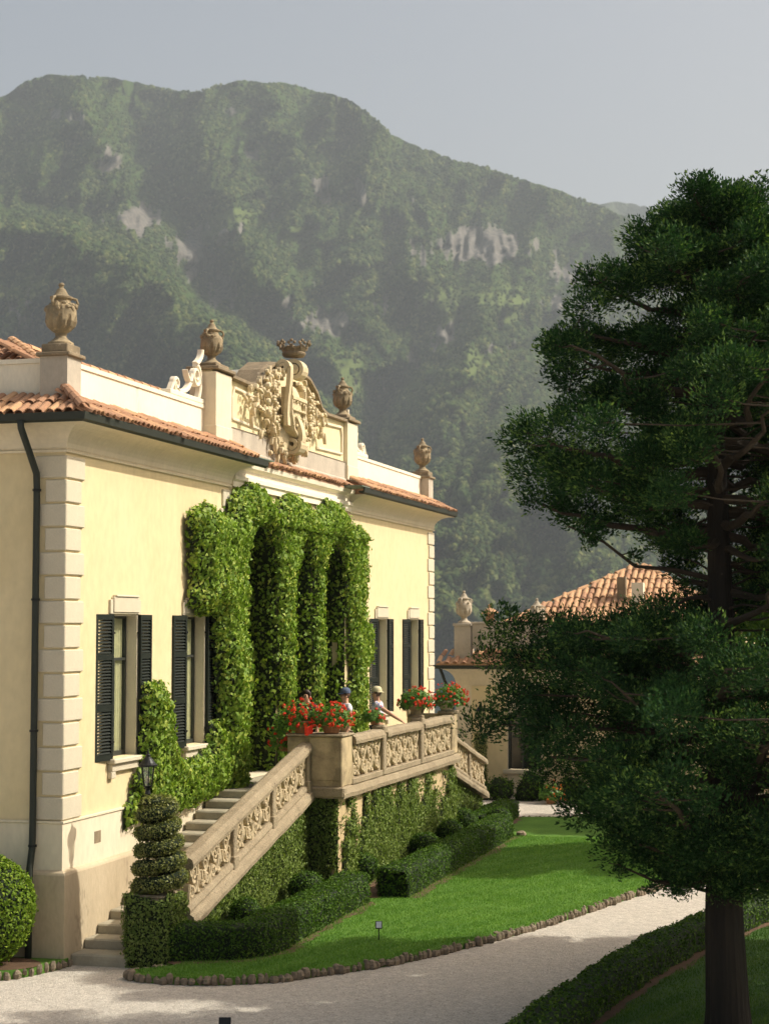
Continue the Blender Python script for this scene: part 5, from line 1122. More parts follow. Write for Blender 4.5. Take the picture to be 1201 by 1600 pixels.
# grass blades, thickest where the camera can pick them out
poly = [tuple(p) for p in c1] + [(2.6, 15.9), (2.75, 6.4), (2.3, 6.2), (2.6, 1.2), (1.7, 0.3)]
def blades(poly, n, y0, y1, name, label, z=0.10, hs=0.028, m_='grass'):
    A = rng.uniform(min(p[0] for p in poly), max(p[0] for p in poly), n); B = y0 + (y1 - y0) * rng.random(n) ** 1.3
    m = in_poly(poly, A, B); A, B = A[m], B[m]; k = len(A)
    a = rng.uniform(0, 6.28, k); w_ = 0.006; h = hs * rng.uniform(0.6, 1.35, k) * (1 + 0.25 * vnoise(A * 1.5, B * 1.5)); lx, ly = rng.normal(size=(2, k)) * 0.012
    V = np.empty((k, 3, 3)); V[:, 0] = np.stack([A + w_ * np.cos(a), B + w_ * np.sin(a), np.full(k, z - 0.002)], 1); V[:, 1] = np.stack([A - w_ * np.cos(a), B - w_ * np.sin(a), np.full(k, z - 0.002)], 1); V[:, 2] = np.stack([A + lx, B + ly, z + h], 1)
    # mowing stripes: faint
    return mk(name, (V.reshape(-1, 3), np.arange(3 * k).reshape(k, 3)), M[m_], rnd=np.clip(rng.random(k) * 0.6 + 0.4 * (0.5 + 0.5 * np.sign(np.sin((A * 0.94 - B * 0.34) * 2 * math.pi / 0.55))), 0, 1), label=label, cat='grass', kind='stuff')
blades(poly, 210000, -0.9, 16, 'grass', 'short mown grass of the big sunlit lawn')
# ------------------------------------------------------------------ flower pots
def pot_of_geraniums(c, R, spread, h, label, pot='pot', nb=40, bloom='bloom', seed=0, pr=(0.13, 0.20, 0.22), droop=0.35, full=1.0, grp='potted geraniums on the balustrade'):
    t = empty('flower_pot', c, label, 'flower pot', grp); x, y, z = c; b0, b1, ph = pr
    mk('pot', MB().lathe([(b0 * .8, 0), (b0, 0.01), (b0 * 1.02, 0.03), ((b0 + b1) / 2, ph * 0.5), (b1, ph * 0.85), (b1 * 1.08, ph * 0.87), (b1 * 1.08, ph), (b1 * 0.9, ph), (b1 * 0.85, ph * 0.8)], c, 20), M[pot], t, smooth=False)
    rr = np.random.default_rng(seed + 5)
    n = int(620 * full * R[0] * R[1] / 0.09)
    d = unit(rr.normal(size=(n, 3))); d[:, 2] = np.abs(d[:, 2]) - droop; d = unit(d); q = rr.uniform(0.35, 1.0, n) ** 0.6
    P = np.array([x + spread[0], y + spread[1], z + ph]) + d * q[:, None] * np.array([R[0], R[1], h]); P += rr.normal(size=P.shape) * 0.025
    LV, LF, r = leaves(P, d + np.array([0, 0, 0.6]), 0.062, 0.2, 0.5, 1.0, 0.08)
    mk('foliage', (LV, LF), M['gera'], t, rnd=r)
    V = []; F = []; m = 0
    for k in range(nb):
        dd = unit(rr.normal(size=3)); dd[2] = abs(dd[2]) - droop * 0.8; dd[0] = abs(dd[0]) * 0.9 + 0.05 if rr.random() < 0.6 else dd[0]; dd = unit(dd)
        c0 = np.array([x + spread[0], y + spread[1], z + ph]) + dd * np.array([R[0], R[1], h]) * rr.uniform(0.98, 1.18)
        nn = 16; e = unit(rr.normal(size=(nn, 3)) + dd * 0.8); Pb = c0 + e * rr.uniform(0.018, 0.036); LV, LF, _ = leaves(Pb, e, 0.030, 0, 0.3, 1.0, 0.05)
        V.append(LV); F.append(LF + m); m += len(LV)
    V = np.concatenate(V); F = np.concatenate(F); mk('blooms', (V, F), M[bloom], t, rnd=rng.random(len(F)), kind='stuff')
    return t
pot_of_geraniums((1.88, 6.58, 2.835), (0.34, 0.30), (0.02, -0.02), 0.28, 'terracotta pot overflowing with red geraniums on the near terrace pier', nb=58, seed=1)
pot_of_geraniums((1.36, 6.60, 2.83), (0.36, 0.28), (-0.05, 0), 0.34, 'red geraniums spilling over the shaded inner pier at the stair top', nb=60, seed=2)
pot_of_geraniums((0.98, 6.9, 2.5), (0.26, 0.30), (-0.05, 0), 0.46, 'red geraniums nearest the ivy arches, behind the stair top', nb=44, seed=3)
pot_of_geraniums((1.98, 8.94, 2.86), (0.20, 0.20), (-0.03, 0), 0.16, 'small terracotta pot with few blooms on the first rail post', nb=8, seed=4, pr=(0.07, 0.10, 0.13), full=1.2)
pd = empty('bowl_pedestal', (2.05, 12.0, 2.86), 'squat stone pedestal bowl on the second rail post', 'pedestal')
mk('bowl', MB().lathe([(0.17, 0), (0.17, 0.03), (0.11, 0.06), (0.10, 0.13), (0.15, 0.17), (0.26, 0.22), (0.28, 0.25), (0.24, 0.25), (0.2, 0.22)], (2.02, 11.85, 2.86), 20), M['urnstone'], pd)
pot_of_geraniums((2.02, 11.85, 3.08), (0.34, 0.34), (0, 0), 0.30, 'pale leafy geraniums with scarlet blooms in the squat pedestal bowl', nb=44, seed=5, pr=(0.16, 0.2, 0.06), pot='urnstone', full=1.1)
pot_of_geraniums((2.00, 14.55, 2.87), (0.36, 0.34), (0.05, 0.05), 0.36, 'pale stone pot of scarlet geraniums on the far corner pier', nb=56, seed=6, pot='palepot', pr=(0.12, 0.22, 0.22))
pot_of_geraniums((1.35, 14.6, 2.80), (0.30, 0.30), (0, 0), 0.28, 'geraniums in a dark trough along the far end of the terrace', nb=16, seed=7, pot='urnstone')
g = MB(); V, F = grid_surface(lambda u, v: np.stack([1.50 + 0.14 * u, 6.27 - 0.03 * np.sin(u * 6) - 0.01 * v, 2.98 - 0.15 * v - 0.02 * np.sin(u * 5)], 1), 8, 6)
V2 = V + np.array([0, 0.006, 0]); n_ = len(V)
mk('red_cloth', (np.concatenate([V, V2]), [F, F[:, ::-1] + n_]), plain('scarlet_cloth', (0.85, 0.05, 0.02), 0.8), label='small scarlet cloth hanging over the edge of the inner pier', cat='cloth')

# ------------------------------------------------------------------ people
def skin_mesh(name, J, E, Rr, mat, parent, base, lev=2):
    me = bpy.data.meshes.new(name); me.from_pydata([tuple(np.asarray(j) - base) for j in J], E, []); me.update()
    o = bpy.data.objects.new(name, me); COL.objects.link(o); o.parent = parent
    md = o.modifiers.new('skin', 'SKIN'); md.use_smooth_shade = True
    for v, r in zip(me.skin_vertices[0].data, Rr): v.radius = (r, r) if np.isscalar(r) else r
    me.skin_vertices[0].data[0].use_root = True
    s = o.modifiers.new('sub', 'SUBSURF'); s.levels = lev; s.render_levels = lev
    me.materials.append(mat); return o
SKIN = plain('skin', (0.52, 0.30, 0.19), 0.55, 0, 0.35)
def person(c, H, face, label, shirt, trousers, hair, cap=None, handR=None, handL=None, lean=0.0):
    """face: heading in radians of the direction looked at; hands are world targets or None"""
    c = np.array(c, float); t = empty('person', c, label, 'person', None)
    f = np.array([math.cos(face), math.sin(face), 0]); s_ = np.array([-math.sin(face), math.cos(face), 0]); up = np.array([0, 0, 1.0]); k = H / 1.75
    L = lambda a, b_, z: c + (a * f + b_ * s_ + z * up) * k
    ln = lean
    pel, bel, che, nek, hed, crn = L(0, 0, 0.93), L(0.02 + ln * .3, 0, 1.10), L(0.0 + ln * .8, 0, 1.30), L(0.0 + ln, 0, 1.47), L(0.02 + ln, 0, 1.58), L(0.03 + ln, 0, 1.69)
    J = [pel, bel, che, nek, hed, crn]; E = [(0, 1), (1, 2), (2, 3), (3, 4), (4, 5)]; R_ = [0.15 * k, 0.13 * k, 0.155 * k, 0.058 * k, 0.088 * k, 0.075 * k]
    J.append(L(0.115 + ln, 0, 1.60)); E.append((4, 6)); R_.append(0.018 * k)
    arms = []
    for sg, tgt in ((1, handL), (-1, handR)):
        sh_ = L(ln * .9, sg * 0.19, 1.40); ha = np.array(tgt, float) if tgt is not None else L(0.08, sg * 0.27, 0.86)
        mid = (sh_ + ha) / 2 + (-f * 0.06 + s_ * sg * 0.05 - up * 0.03) * k; wr = ha + (mid - ha) * 0.12
        n = len(J); J += [sh_, mid, wr, ha]; E += [(2, n), (n, n + 1), (n + 1, n + 2), (n + 2, n + 3)]; R_ += [0.062 * k, 0.046 * k, 0.030 * k, (0.040 * k, 0.022 * k)]
        arms.append((sh_, mid, wr)); dr = (ha - mid) / (np.linalg.norm(ha - mid) + 1e-9); sd = np.cross(dr, up); sd /= np.linalg.norm(sd) + 1e-9
        for i, (o_, l_) in enumerate(((-0.03, .075), (-0.01, .085), (0.01, .08), (0.03, .065))):
            m = len(J); p0 = ha + sd * o_ * k; J += [p0 + dr * l_ * 0.6 * k, p0 + (dr * l_ - up * 0.02) * k]; E += [(n + 3, m), (m, m + 1)]; R_ += [0.010 * k, 0.008 * k]
        m = len(J); J.append(wr + (sd * -0.05 + dr * 0.05) * k); E.append((n + 2, m)); R_.append(0.011 * k)
    for sg in (1, -1):
        n = len(J); J += [L(0, sg * 0.095, 0.86), L(0.02, sg * 0.11, 0.48), L(-0.01, sg * 0.12, 0.09), L(0.13, sg * 0.13, 0.035)]; E += [(0, n), (n, n + 1), (n + 1, n + 2), (n + 2, n + 3)]; R_ += [0.09 * k, 0.06 * k, 0.042 * k, 0.035 * k]
    skin_mesh('body', J, E, R_, SKIN, t, c)
    Js = [bel - up * 0.12 * k, bel, che, nek - up * 0.02 * k] + [arms[0][0], (arms[0][0] + arms[0][1]) / 2 * 1.0] + [arms[1][0], (arms[1][0] + arms[1][1]) / 2]
    skin_mesh('shirt', Js, [(0, 1), (1, 2), (2, 3), (2, 4), (4, 5), (2, 6), (6, 7)], [0.175 * k, 0.165 * k, 0.185 * k, 0.07 * k, 0.085 * k, 0.082 * k, 0.085 * k, 0.082 * k], shirt, t, c)
    Jt = [pel + up * .02, L(0, 0.095, 0.84), L(0.02, 0.11, 0.50), L(0, 0.12, 0.14), L(0, -0.095, 0.84), L(0.02, -0.11, 0.50), L(0, -0.12, 0.14)]
    skin_mesh('trousers', Jt, [(0, 1), (1, 2), (2, 3), (0, 4), (4, 5), (5, 6)], [0.17 * k, 0.11 * k, 0.085 * k, 0.07 * k, 0.11 * k, 0.085 * k, 0.07 * k], trousers, t, c)
    hc = (hed * 0.35 + crn * 0.65) - f * 0.018 * k
    V0 = MB().blob(hc + up * 0.005, (0.102 * k, 0.102 * k, 0.112 * k), 3, 0.10, (9, 14)); V = np.concatenate(V0.v)
    cut = ((V - hc) @ f > 0.045 * k) & (V[:, 2] < hc[2] + 0.035 * k); V[cut] -= f * 0.05 * k
    mk('hair', (V, [tuple(q) for q in V0.f]), hair, t, smooth=True) if False else mk('hair', _mb(V, V0.f), hair, t, smooth=True)
    for sg in (1, -1): mk('ear', MB().blob(hed + s_ * sg * 0.098 * k + up * 0.02 * k, (0.018 * k, 0.018 * k, 0.03 * k), 1, 0.05, (5, 7)), SKIN, t, smooth=True)
    for sg in (1, -1): mk('eye', MB().blob(hed + f * 0.092 * k + s_ * sg * 0.035 * k + up * 0.035 * k, 0.011 * k, 1, 0, (5, 6)), EYE, t)
    if cap is not None:
        g = MB(); n = 16
        for i, (r, z) in enumerate(((0.113, 0.0), (0.115, 0.04), (0.10, 0.085), (0.06, 0.115), (0.0, 0.125))): g.v.append(np.array([(hc + (f * math.cos(2 * math.pi * q / n) + s_ * math.sin(2 * math.pi * q / n)) * r * k + up * (z + 0.03) * k) for q in range(n)]))
        for i in range(4): g.f += [(i * n + q, i * n + (q + 1) % n, (i + 1) * n + (q + 1) % n, (i + 1) * n + q) for q in range(n)]
        g.n = 5 * n; bdir = cap[1]; bf = np.array([math.cos(bdir), math.sin(bdir), 0]); bs = np.array([-bf[1], bf[0], 0])
        arc = [hc + (bf * math.cos(a) * 0.112 + bs * math.sin(a) * 0.112) * k + up * 0.035 * k for a in np.linspace(-1.1, 1.1, 9)]
        out_ = [hc + (bf * (math.cos(a) * 0.112 + 0.075 * math.cos(a * 1.2)) + bs * math.sin(a) * 0.112) * k + up * 0.015 * k for a in np.linspace(-1.1, 1.1, 9)]
        V_ = arc + out_ + [q - up * 0.006 for q in arc] + [q - up * 0.006 for q in out_]
        g.add(V_, [(i, i + 1, 10 + i, 9 + i) for i in range(8)] + [(18 + i, 27 + i, 28 + i, 19 + i) for i in range(8)] + [(9 + i, 10 + i, 28 + i, 27 + i) for i in range(8)])
        mk('cap', g, cap[0], t, smooth=True)
    return t
def _mb(V, F): g = MB(); g.v = [V]; g.f = F; g.n = len(V); return g
EYE = plain('eye_dark', (0.02, 0.015, 0.01), 0.2)
LEFT = math.pi + YAW
person((1.50, 10.95, 1.957), 1.50, LEFT - 0.25, 'person in a patterned short sleeved shirt and pale cap, one hand on the rail', cloth('patterned_shirt', (0.62, 0.62, 0.68), ((0.20, 0.26, 0.42), (0.62, 0.25, 0.26))), cloth('dark_trousers', (0.05, 0.055, 0.07)), plain('grey_brown_hair', (0.13, 0.09, 0.06), 0.7), cap=(cloth('cream_cap', (0.62, 0.56, 0.36)), LEFT + 2.7), handL=(2.03, 10.75, 2.83), lean=0.03)
person((1.28, 9.45, 1.957), 1.52, LEFT + 0.35, 'person in a white floral shirt and slate blue cap behind the geraniums', cloth('white_floral_shirt', (0.82, 0.80, 0.82), ((0.42, 0.33, 0.50), (0.65, 0.30, 0.36))), cloth('beige_trousers', (0.35, 0.3, 0.22)), plain('brown_hair', (0.10, 0.055, 0.03), 0.7), cap=(cloth('slate_cap', (0.10, 0.13, 0.20)), LEFT + 0.2))
person((0.62, 9.1, 1.957), 1.52, LEFT + 1.2, 'person with dark hair half hidden behind the red geraniums', cloth('dark_top', (0.05, 0.04, 0.045)), cloth('black_trousers', (0.02, 0.02, 0.025)), plain('dark_hair', (0.03, 0.018, 0.012), 0.6))

# ------------------------------------------------------------------ second house
h2 = empty('lakeside_house', (4.5, 30, 0), 'low cream and yellow house with terracotta roofs behind the conifer', 'building')
BY = 26.0
mk('wall', MB().box(-0.45, 1.02, BY, BY + 0.4, -0.1, 3.3).box(1.02, 1.95, BY, BY + 0.4, 2.3, 3.3).box(1.02, 1.95, BY, BY + 0.4, -0.1, 0.72).box(1.95, 9.6, BY, BY + 0.4, -0.1, 3.3), M['cream'], h2)
mk('wall', MB().box(-0.45, -0.05, BY + 0.401, BY + 9, -0.1, 3.3), M['yellow'], h2); mk('wall', MB().box(9.2, 9.6, BY + 0.401, BY + 9, -0.1, 3.3), M['yellow'], h2)
mk('wall_panel', MB().box(0.0, 1.00, BY - 0.03, BY - 0.001, 0.3, 3.02).box(2.0, 4.4, BY - 0.03, BY - 0.001, 0.3, 3.02).box(5.0, 9.0, BY - 0.03, BY - 0.001, 0.3, 3.02), M['yellow'], h2)
mk('cornice', MB().sweep([(-0.2, 3.02)] + [(0.0 + 0.40 * (1 - math.cos(t)), 3.05 + 0.45 * math.sin(t)) for t in np.linspace(0, math.pi / 2, 8)] + [(0.42, 3.53), (-0.2, 3.53)], [(-0.45, BY + 9), (-0.45, BY), (9.6, BY)][::1]), M['cream'], h2)
mk('gutter', MB().sweep([(0.38, 3.54), (0.42, 3.50), (0.50, 3.50), (0.52, 3.60), (0.38, 3.60)], [(-0.45, BY + 9), (-0.45, BY), (9.6, BY)]), M['gutter'], h2)
mk('downpipe', MB().tube([(-0.85, BY - 0.2, 3.5), (-0.72, BY - 0.1, 3.1), (-0.52, BY - 0.08, 2.6), (-0.52, BY - 0.08, 0.2)], 0.045, 8), M['gutter'], h2)
wn = mk('window', MB().box(1.02, 1.08, BY + 0.05, BY + 0.12, 0.74, 2.3).box(1.40, 1.46, BY + 0.05, BY + 0.12, 0.74, 2.3).box(1.88, 1.95, BY + 0.05, BY + 0.12, 0.74, 2.3).box(1.02, 1.95, BY + 0.052, BY + 0.118, 1.6, 1.65), M['frame'], h2)
mk('pane', MB().box(1.03, 1.94, BY + 0.13, BY + 0.14, 0.74, 2.3), plain('dark_glass', (0.02, 0.022, 0.02), 0.08, 0, 0.6), wn); mk('sill', MB().bbox(0.9, 2.1, BY - 0.10, BY + 0.04, 0.62, 0.735, 0.01), M['quoin'], wn)
rf = mk('roof', MB().sweep([(-0.4, 3.6), (0.46, 3.6), (0.46, 3.64), (-0.35, 3.98), (-0.4, 3.98)], [(-0.45, BY + 9), (-0.45, BY), (9.6, BY)]), M['tile_pale'], h2)
n0 = ntile[0]; ntile[0] = 60
rest = MB()
tiles_on((-0.95, BY - 0.50, 3.66), (1, 0, 0), (0, 0.8, 0.34), 44, 2, 0.24, 0.42, parent=rf)
mk('parapet', MB().bbox(0.02, 2.4, BY - 0.05, BY + 0.2, 4.05, 4.74, 0.01).bbox(0.0, 2.42, BY - 0.08, BY + 0.23, 4.741, 4.80, 0.01).box(0.14, 0.9, BY - 0.065, BY - 0.049, 4.15, 4.65), M['grey_stucco'], h2)
pq = mk('pedestal', MB().bbox(-0.47, 0.0, BY - 0.12, BY + 0.33, 3.7, 4.68, 0.01).bbox(-0.50, 0.03, BY - 0.15, BY + 0.36, 4.681, 4.76, 0.01), M['grey_stucco'], h2)
pq = mk('pedestal', MB().bbox(1.50, 1.95, BY + 0.5, BY + 0.95, 3.7, 4.68, 0.01), M['grey_stucco'], h2)
ch = mk('chimney', MB().box(0.16, 0.50, BY + 0.8, BY + 1.1, 4.0, 4.82).lathe([(0.13, 0), (0.13, 0.20), (0.10, 0.20), (0.08, 0.2)], (0.33, BY + 0.95, 4.83), 12), M['tile'], h2)
mk('chimney_cap', MB().lathe([(0.24, 0), (0.25, 0.03), (0.14, 0.12), (0.06, 0.16), (0.04, 0.22), (0.05, 0.26), (0.0, 0.30)], (0.33, BY + 0.95, 5.03), 14), M['tile_pale'], ch)
urn((-0.235, BY + 0.1, 4.76), 'pale lidded urn with side handles on the second house parapet', 0.98, 'palepot', 8)
urn((1.72, BY + 0.7, 4.55), 'pale urn tip rising above the conifer branches on the second house', 0.98, 'palepot', 9)
# tiled pyramid roof behind
AP = np.array([3.95, 32.0, 6.55]); hw = 3.6; ez = 4.70
cor = [np.array([AP[0] + a * hw, AP[1] + b_ * hw, ez]) for a, b_ in ((-1, -1), (1, -1), (1, 1), (-1, 1))]
rf2 = mk('roof', MB().add([*cor, AP], [(0, 1, 4), (1, 2, 4), (2, 3, 4), (3, 0, 4), (3, 2, 1, 0)]), M['tile_pale'], h2)
mk('wall', MB().box(AP[0] - hw + 0.35, AP[0] + hw - 0.35, AP[1] - hw + 0.35, AP[1] + hw - 0.35, 0, ez - 0.001), M['yellow'], h2)
sl2 = np.array([0, hw, AP[2] - ez]); Ls = np.linalg.norm(sl2); us = sl2 / Ls; ntile[0] = 0
def clip2(p): t_ = (p[1] - cor[0][1]) / hw; return abs(p[0] - AP[0]) < hw * (1 - t_) - 0.05
big = [tile_mesh(M['tile_pale'], 0.36, 0.09), tile_mesh(M['tile'], 0.36, 0.09)]; TM0 = TM; TM = big
tiles_on((AP[0] - hw, AP[1] - hw, ez + 0.05), (1, 0, 0), us, 38, 13, 0.19, 0.315, parent=rf2, clip=clip2, one=True)
TM = TM0
for k in range(11):
    t_ = k / 11; 
    for q in (0, 1):
        p = cor[q] * (1 - t_) + AP * t_; piece('ridge_tile', big[0], rf2, p + np.array([0, 0, 0.04]), (math.atan2(AP[2] - ez, hw * 1.414), 0, math.radians(-45 if q == 0 else 45)), (1.1, 1.0, 1.1))
mk('roof_tiles', rest if rest.n else MB().box(9, 9.1, 27, 27.1, 3.7, 3.75), M['tile_pale'], h2, kind='stuff') if rest.n else None
mk('chimney', MB().box(3.55, 3.80, 29.7, 30.0, 5.2, 6.12), M['capstone'], h2); mk('chimney', MB().box(4.0, 4.34, 29.5, 29.8, 5.1, 5.95), M['white'], h2)
# creeper-clad lamp post before the second house
lantern((0.40, 25.3, 1.78), 0.84, 'small iron lantern on the creeper clad post by the second house', 1.15)
pp = empty('lamp_pillar', (0.40, 25.3, 0), 'slim pillar wrapped in moss green creeper by the second house', 'pillar')
mk('shaft', MB().box(0.31, 0.49, 25.21, 25.39, 0, 1.78), M['pier'], pp)
g = MB().tube([(0.40, 25.3, 0), (0.40, 25.3, 0.6), (0.41, 25.3, 1.2), (0.40, 25.3, 1.76)], [0.20, 0.17, 0.15, 0.15], 10, rough=0.2)
leafy('creeper', np.concatenate(g.v), [f for f in g.f if len(f) == 4], 1500, 0.05, M['topiary'], M['ivycore'], parent=pp, spread=0.02)
def shrub(c, r, n, size, mat, label, cat='shrub', grp=None, seed=0, lumps=9, core='boxcore', name='shrub'):
    rr = np.random.default_rng(seed); g = MB()
    for k in range(lumps):
        d = unit(rr.normal(size=3)) * rr.uniform(0.2, 0.75); d[2] = abs(d[2]) if c[2] < 1.5 else d[2]
        g.blob(np.array(c) + d * np.array(r), np.array(r) * rr.uniform(0.28, 0.5), k + seed, 0.3, (7, 10))
    V = np.concatenate(g.v); P, N, ar = sample_mesh(V, g.f, n); P = P + N * rng.normal(size=(n, 1)) * size * 0.9
    LV, LF, r_ = leaves(P, N, size, 0.1, 0.6); cv = V - unit(V - np.array(c)) * 0.05
    q = np.array([f for f in g.f if len(f) == 4]); t3 = np.array([f for f in g.f if len(f) == 3])
    return mk(name, (np.concatenate([cv, LV]), [q, t3, LF + len(V)]), [mat, M[core]], rnd=np.concatenate([np.zeros(len(q) + len(t3)), r_]), fmat=np.concatenate([np.ones(len(q) + len(t3)), np.zeros(n)]), label=label, cat=cat, group=grp)
for k, (x, l) in enumerate(((1.0, 'dark low shrub under the window of the second house'), (1.9, 'dark low shrub right of the creeper clad pillar bed'), (2.8, 'dark low shrub with the nearest orange flowers beside it'), (3.8, 'dark low shrub in the shade of the conifer by the second house'), (4.9, 'dark low shrub at the far end of the flower bed'))):
    shrub((x, 24.9, 0.15), (0.7, 0.4, 0.55), 1500, 0.07, M['box'], l, grp='shrubs in the bed before the second house', seed=k)
pot_of_geraniums((2.55, 24.2, 0.0), (0.34, 0.3), (0, 0), 0.34, 'orange flowers in a terracotta pot in front of the dark shrubs', bloom='bloom2', nb=24, seed=11, grp='orange flower pots by the second house')
pot_of_geraniums((4.1, 24.3, 0.0), (0.28, 0.3), (0, 0), 0.36, 'second pot of orange flowers, further under the conifer', bloom='bloom2', nb=14, seed=12, grp='orange flower pots by the second house')
shrub((0.75, 20.9, 0.3), (0.55, 0.6, 0.75), 2200, 0.06, M['box'], 'rounded evergreen shrub where the far stair meets the hedge', seed=21)
# flat grey rock bits visible at hedge end
mk('garden_stone', MB().blob((3.32, 16.05, 0.13), (0.12, 0.16, 0.08), 3, 0.25, (6, 8)), M['capstone'], label='small dark stone at the end of the long hedge', cat='stone')

# ------------------------------------------------------------------ trees
def limb_path(p0, p1, sag, rr, n=8):
    t = np.linspace(0, 1, n)[:, None]; p0, p1 = np.array(p0, float), np.array(p1, float)
    P = p0 * (1 - t) + p1 * t; P[:, 2:3] += -sag * np.sin(t * math.pi) * (1 - t * 0.3); L = np.linalg.norm(p1 - p0)
    P[1:-1] += rr.normal(size=(n - 2, 3)) * 0.025 * L; return P
def conifer(base, H, prof, label, nl=50, pad=(0.24, 0.46), spr=560, size=0.075, ppl=8, seed=1, tr=0.30, lean=(0, 0), skip=None, grp=None, name='conifer_tree', mat='conifer', zmin=1.6, extra=(), trunk_r=None, fill=0, bare=()):
    """trunk, limbs and twigs as real tubes; foliage as thousands of small sprays held in pads along the limbs"""
    rr = np.random.default_rng(seed); t = empty(name, base, label, 'tree', grp); bx, by, bz = base
    zt = np.linspace(0, H * 0.97, 26); lx = lean[0] * zt / H + 0.04 * vnoise(zt * 0.6 + seed, zt * 0); ly = lean[1] * zt / H + 0.04 * vnoise(zt * 0.6, zt * 0 + seed)
    TP = np.stack([bx + lx, by + ly, bz + zt], 1); TR = tr * (1 - zt / H) ** 0.75 * 0.72 + 0.025 + tr * 0.45 * np.exp(-zt / 0.35)
    if trunk_r is not None: TR = np.interp(zt, trunk_r[0], trunk_r[1])
    tk = mk('trunk', MB().tube(TP, TR, 40, rough=0.09, seed=seed), M['bark'], t)
    at_ = lambda z: np.array([np.interp(z, zt, TP[:, k]) for k in range(3)])
    g = MB(); pads = []
    for i in range(nl):
        z = zmin + (H - zmin - 0.25) * ((i + 0.5) / nl) ** 0.92; az = i * 2.39996 + rr.uniform(-0.4, 0.4) + seed
        R = np.interp(z, prof[0], prof[1]) * rr.uniform(0.78, 1.04)
        d = np.array([math.cos(az), math.sin(az), 0]); p0 = at_(z - 0.10 * R); p1 = at_(z) + d * R + np.array([0, 0, rr.uniform(-0.15, 0.25)])
        P = limb_path(p0, p1, 0.10 * R, rr); r0 = 0.020 + 0.022 * R
        keepf = 0.12; tt_ = np.linspace(0, 1, len(P))
        for k in range(ppl):
            f = 1 - (k / ppl) ** 1.0 * 0.68; c = np.array([np.interp(f, np.linspace(0, 1, len(P)), P[:, q]) for q in range(3)])
            side = np.cross(d, [0, 0, 1.0]); off = rr.normal() * 0.26 * R * (0.45 + 0.6 * f) * (1 - 0.3 * (k == 0))
            q = c + side * off + np.array([0, 0, rr.uniform(-0.02, 0.16)])
            if skip is not None and skip(q): continue
            keepf = max(keepf, f)
            if abs(off) > 0.12: g.tube([c, (c + q) / 2 + [0, 0, -0.03], q], [0.012, 0.009, 0.005], 5)
            pads.append((q, rr.uniform(*pad) * (0.75 + 0.25 * R / 2), d))
        tk_ = np.linspace(0, keepf, 8); g.tube(np.stack([np.interp(tk_, tt_, P[:, q_]) for q_ in range(3)], 1), np.linspace(r0, 0.010, 8), 7)
    for k in range(fill):
        z = zmin + 0.3 + (H - zmin - 0.9) * (k + 0.5) / fill; az = k * 2.39996 * 1.7; R = np.interp(z, prof[0], prof[1]) * rr.uniform(0.35, 0.85); d = np.array([math.cos(az), math.sin(az), 0])
        q = at_(z) + d * R
        if skip is not None and skip(q): continue
        g.tube(limb_path(at_(z - 0.15), q, 0.03, rr, 5), np.linspace(0.016, 0.006, 5), 5); pads.append((q, rr.uniform(*pad), d))
    for (q, r) in extra: pads.append((np.array(q, float), r, np.array([1.0, 0, 0]))); g.tube([at_(q[2] - 0.25), (at_(q[2]) + np.array(q)) / 2 + [0, 0, -0.05], q], [0.03, 0.02, 0.008], 6)
    for p_ in bare:      # low leafless boughs with drooping twigs
        P = np.array(p_, float) + np.array(base); g.tube(P, np.linspace(0.032, 0.010, len(P)), 7)
        for k in range(7):
            f = rr.uniform(0.35, 1.0); c = np.array([np.interp(f, np.linspace(0, 1, len(P)), P[:, q]) for q in range(3)]); e = c + np.array([rr.normal() * 0.16, rr.normal() * 0.12, rr.uniform(-0.1, 0.16)])
            g.tube([c, (c + e) / 2 + [0, 0, 0.02], e], [0.009, 0.007, 0.004], 5)
            if rr.random() < 0.5: pads.append((e, 0.13, np.array([1.0, 0, 0])))
    br = mk('branches', g, M['twig'], t)
    V = []; F = []; R_ = []; m = 0
    for (c, r, d) in pads:
        n = int(spr * (r / 0.35) ** 2); u = unit(rr.normal(size=(n, 3)))
        lob = 1 + 0.45 * vnoise(u[:, 0] * 2.6 + c[0] * 3, u[:, 1] * 2.6 + c[1] * 3, u[:, 2] * 2.6 + c[2] * 3)
        P = c + u * (rr.random(n) ** 0.38 * lob * r)[:, None] * np.array([1.0, 1.0, 0.80])
        upv = unit(u * 0.8 + np.array([0, 0, 0.55]) + d * 0.35)
        LV, LF, rd = leaves(P, unit(np.cross(upv, rr.normal(size=(n, 3)))), size, 0, 0.2, 0.42, 0.05, up=upv)
        V.append(LV); F.append(LF + m); m += len(LV); tint = np.clip(0.45 + 0.3 * vnoise(np.array([c[0] * 2]), np.array([c[1] * 2]), np.array([c[2] * 2]))[0], 0, 1)
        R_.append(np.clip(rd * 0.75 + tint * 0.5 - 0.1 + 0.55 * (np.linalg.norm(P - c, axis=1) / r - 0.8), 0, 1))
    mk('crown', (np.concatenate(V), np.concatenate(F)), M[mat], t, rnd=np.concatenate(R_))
    return t
TB = np.array([9.2, -2.15, 0.0])
PR = ([1.5, 1.95, 2.3, 2.6, 2.9, 3.25, 3.7, 4.05, 4.2, 4.6, 5.05, 5.2, 5.5, 5.86, 6.26, 6.85, 7.3, 7.65, 7.9, 8.2, 8.45, 8.9, 9.4, 9.9], [0.6, 1.1, 1.6, 2.3, 2.6, 2.85, 2.85, 2.6, 2.65, 2.7, 2.5, 1.6, 1.2, 2.1, 2.3, 2.3, 2.3, 2.1, 1.8, 1.65, 1.5, 1.05, 0.8, 0.35])
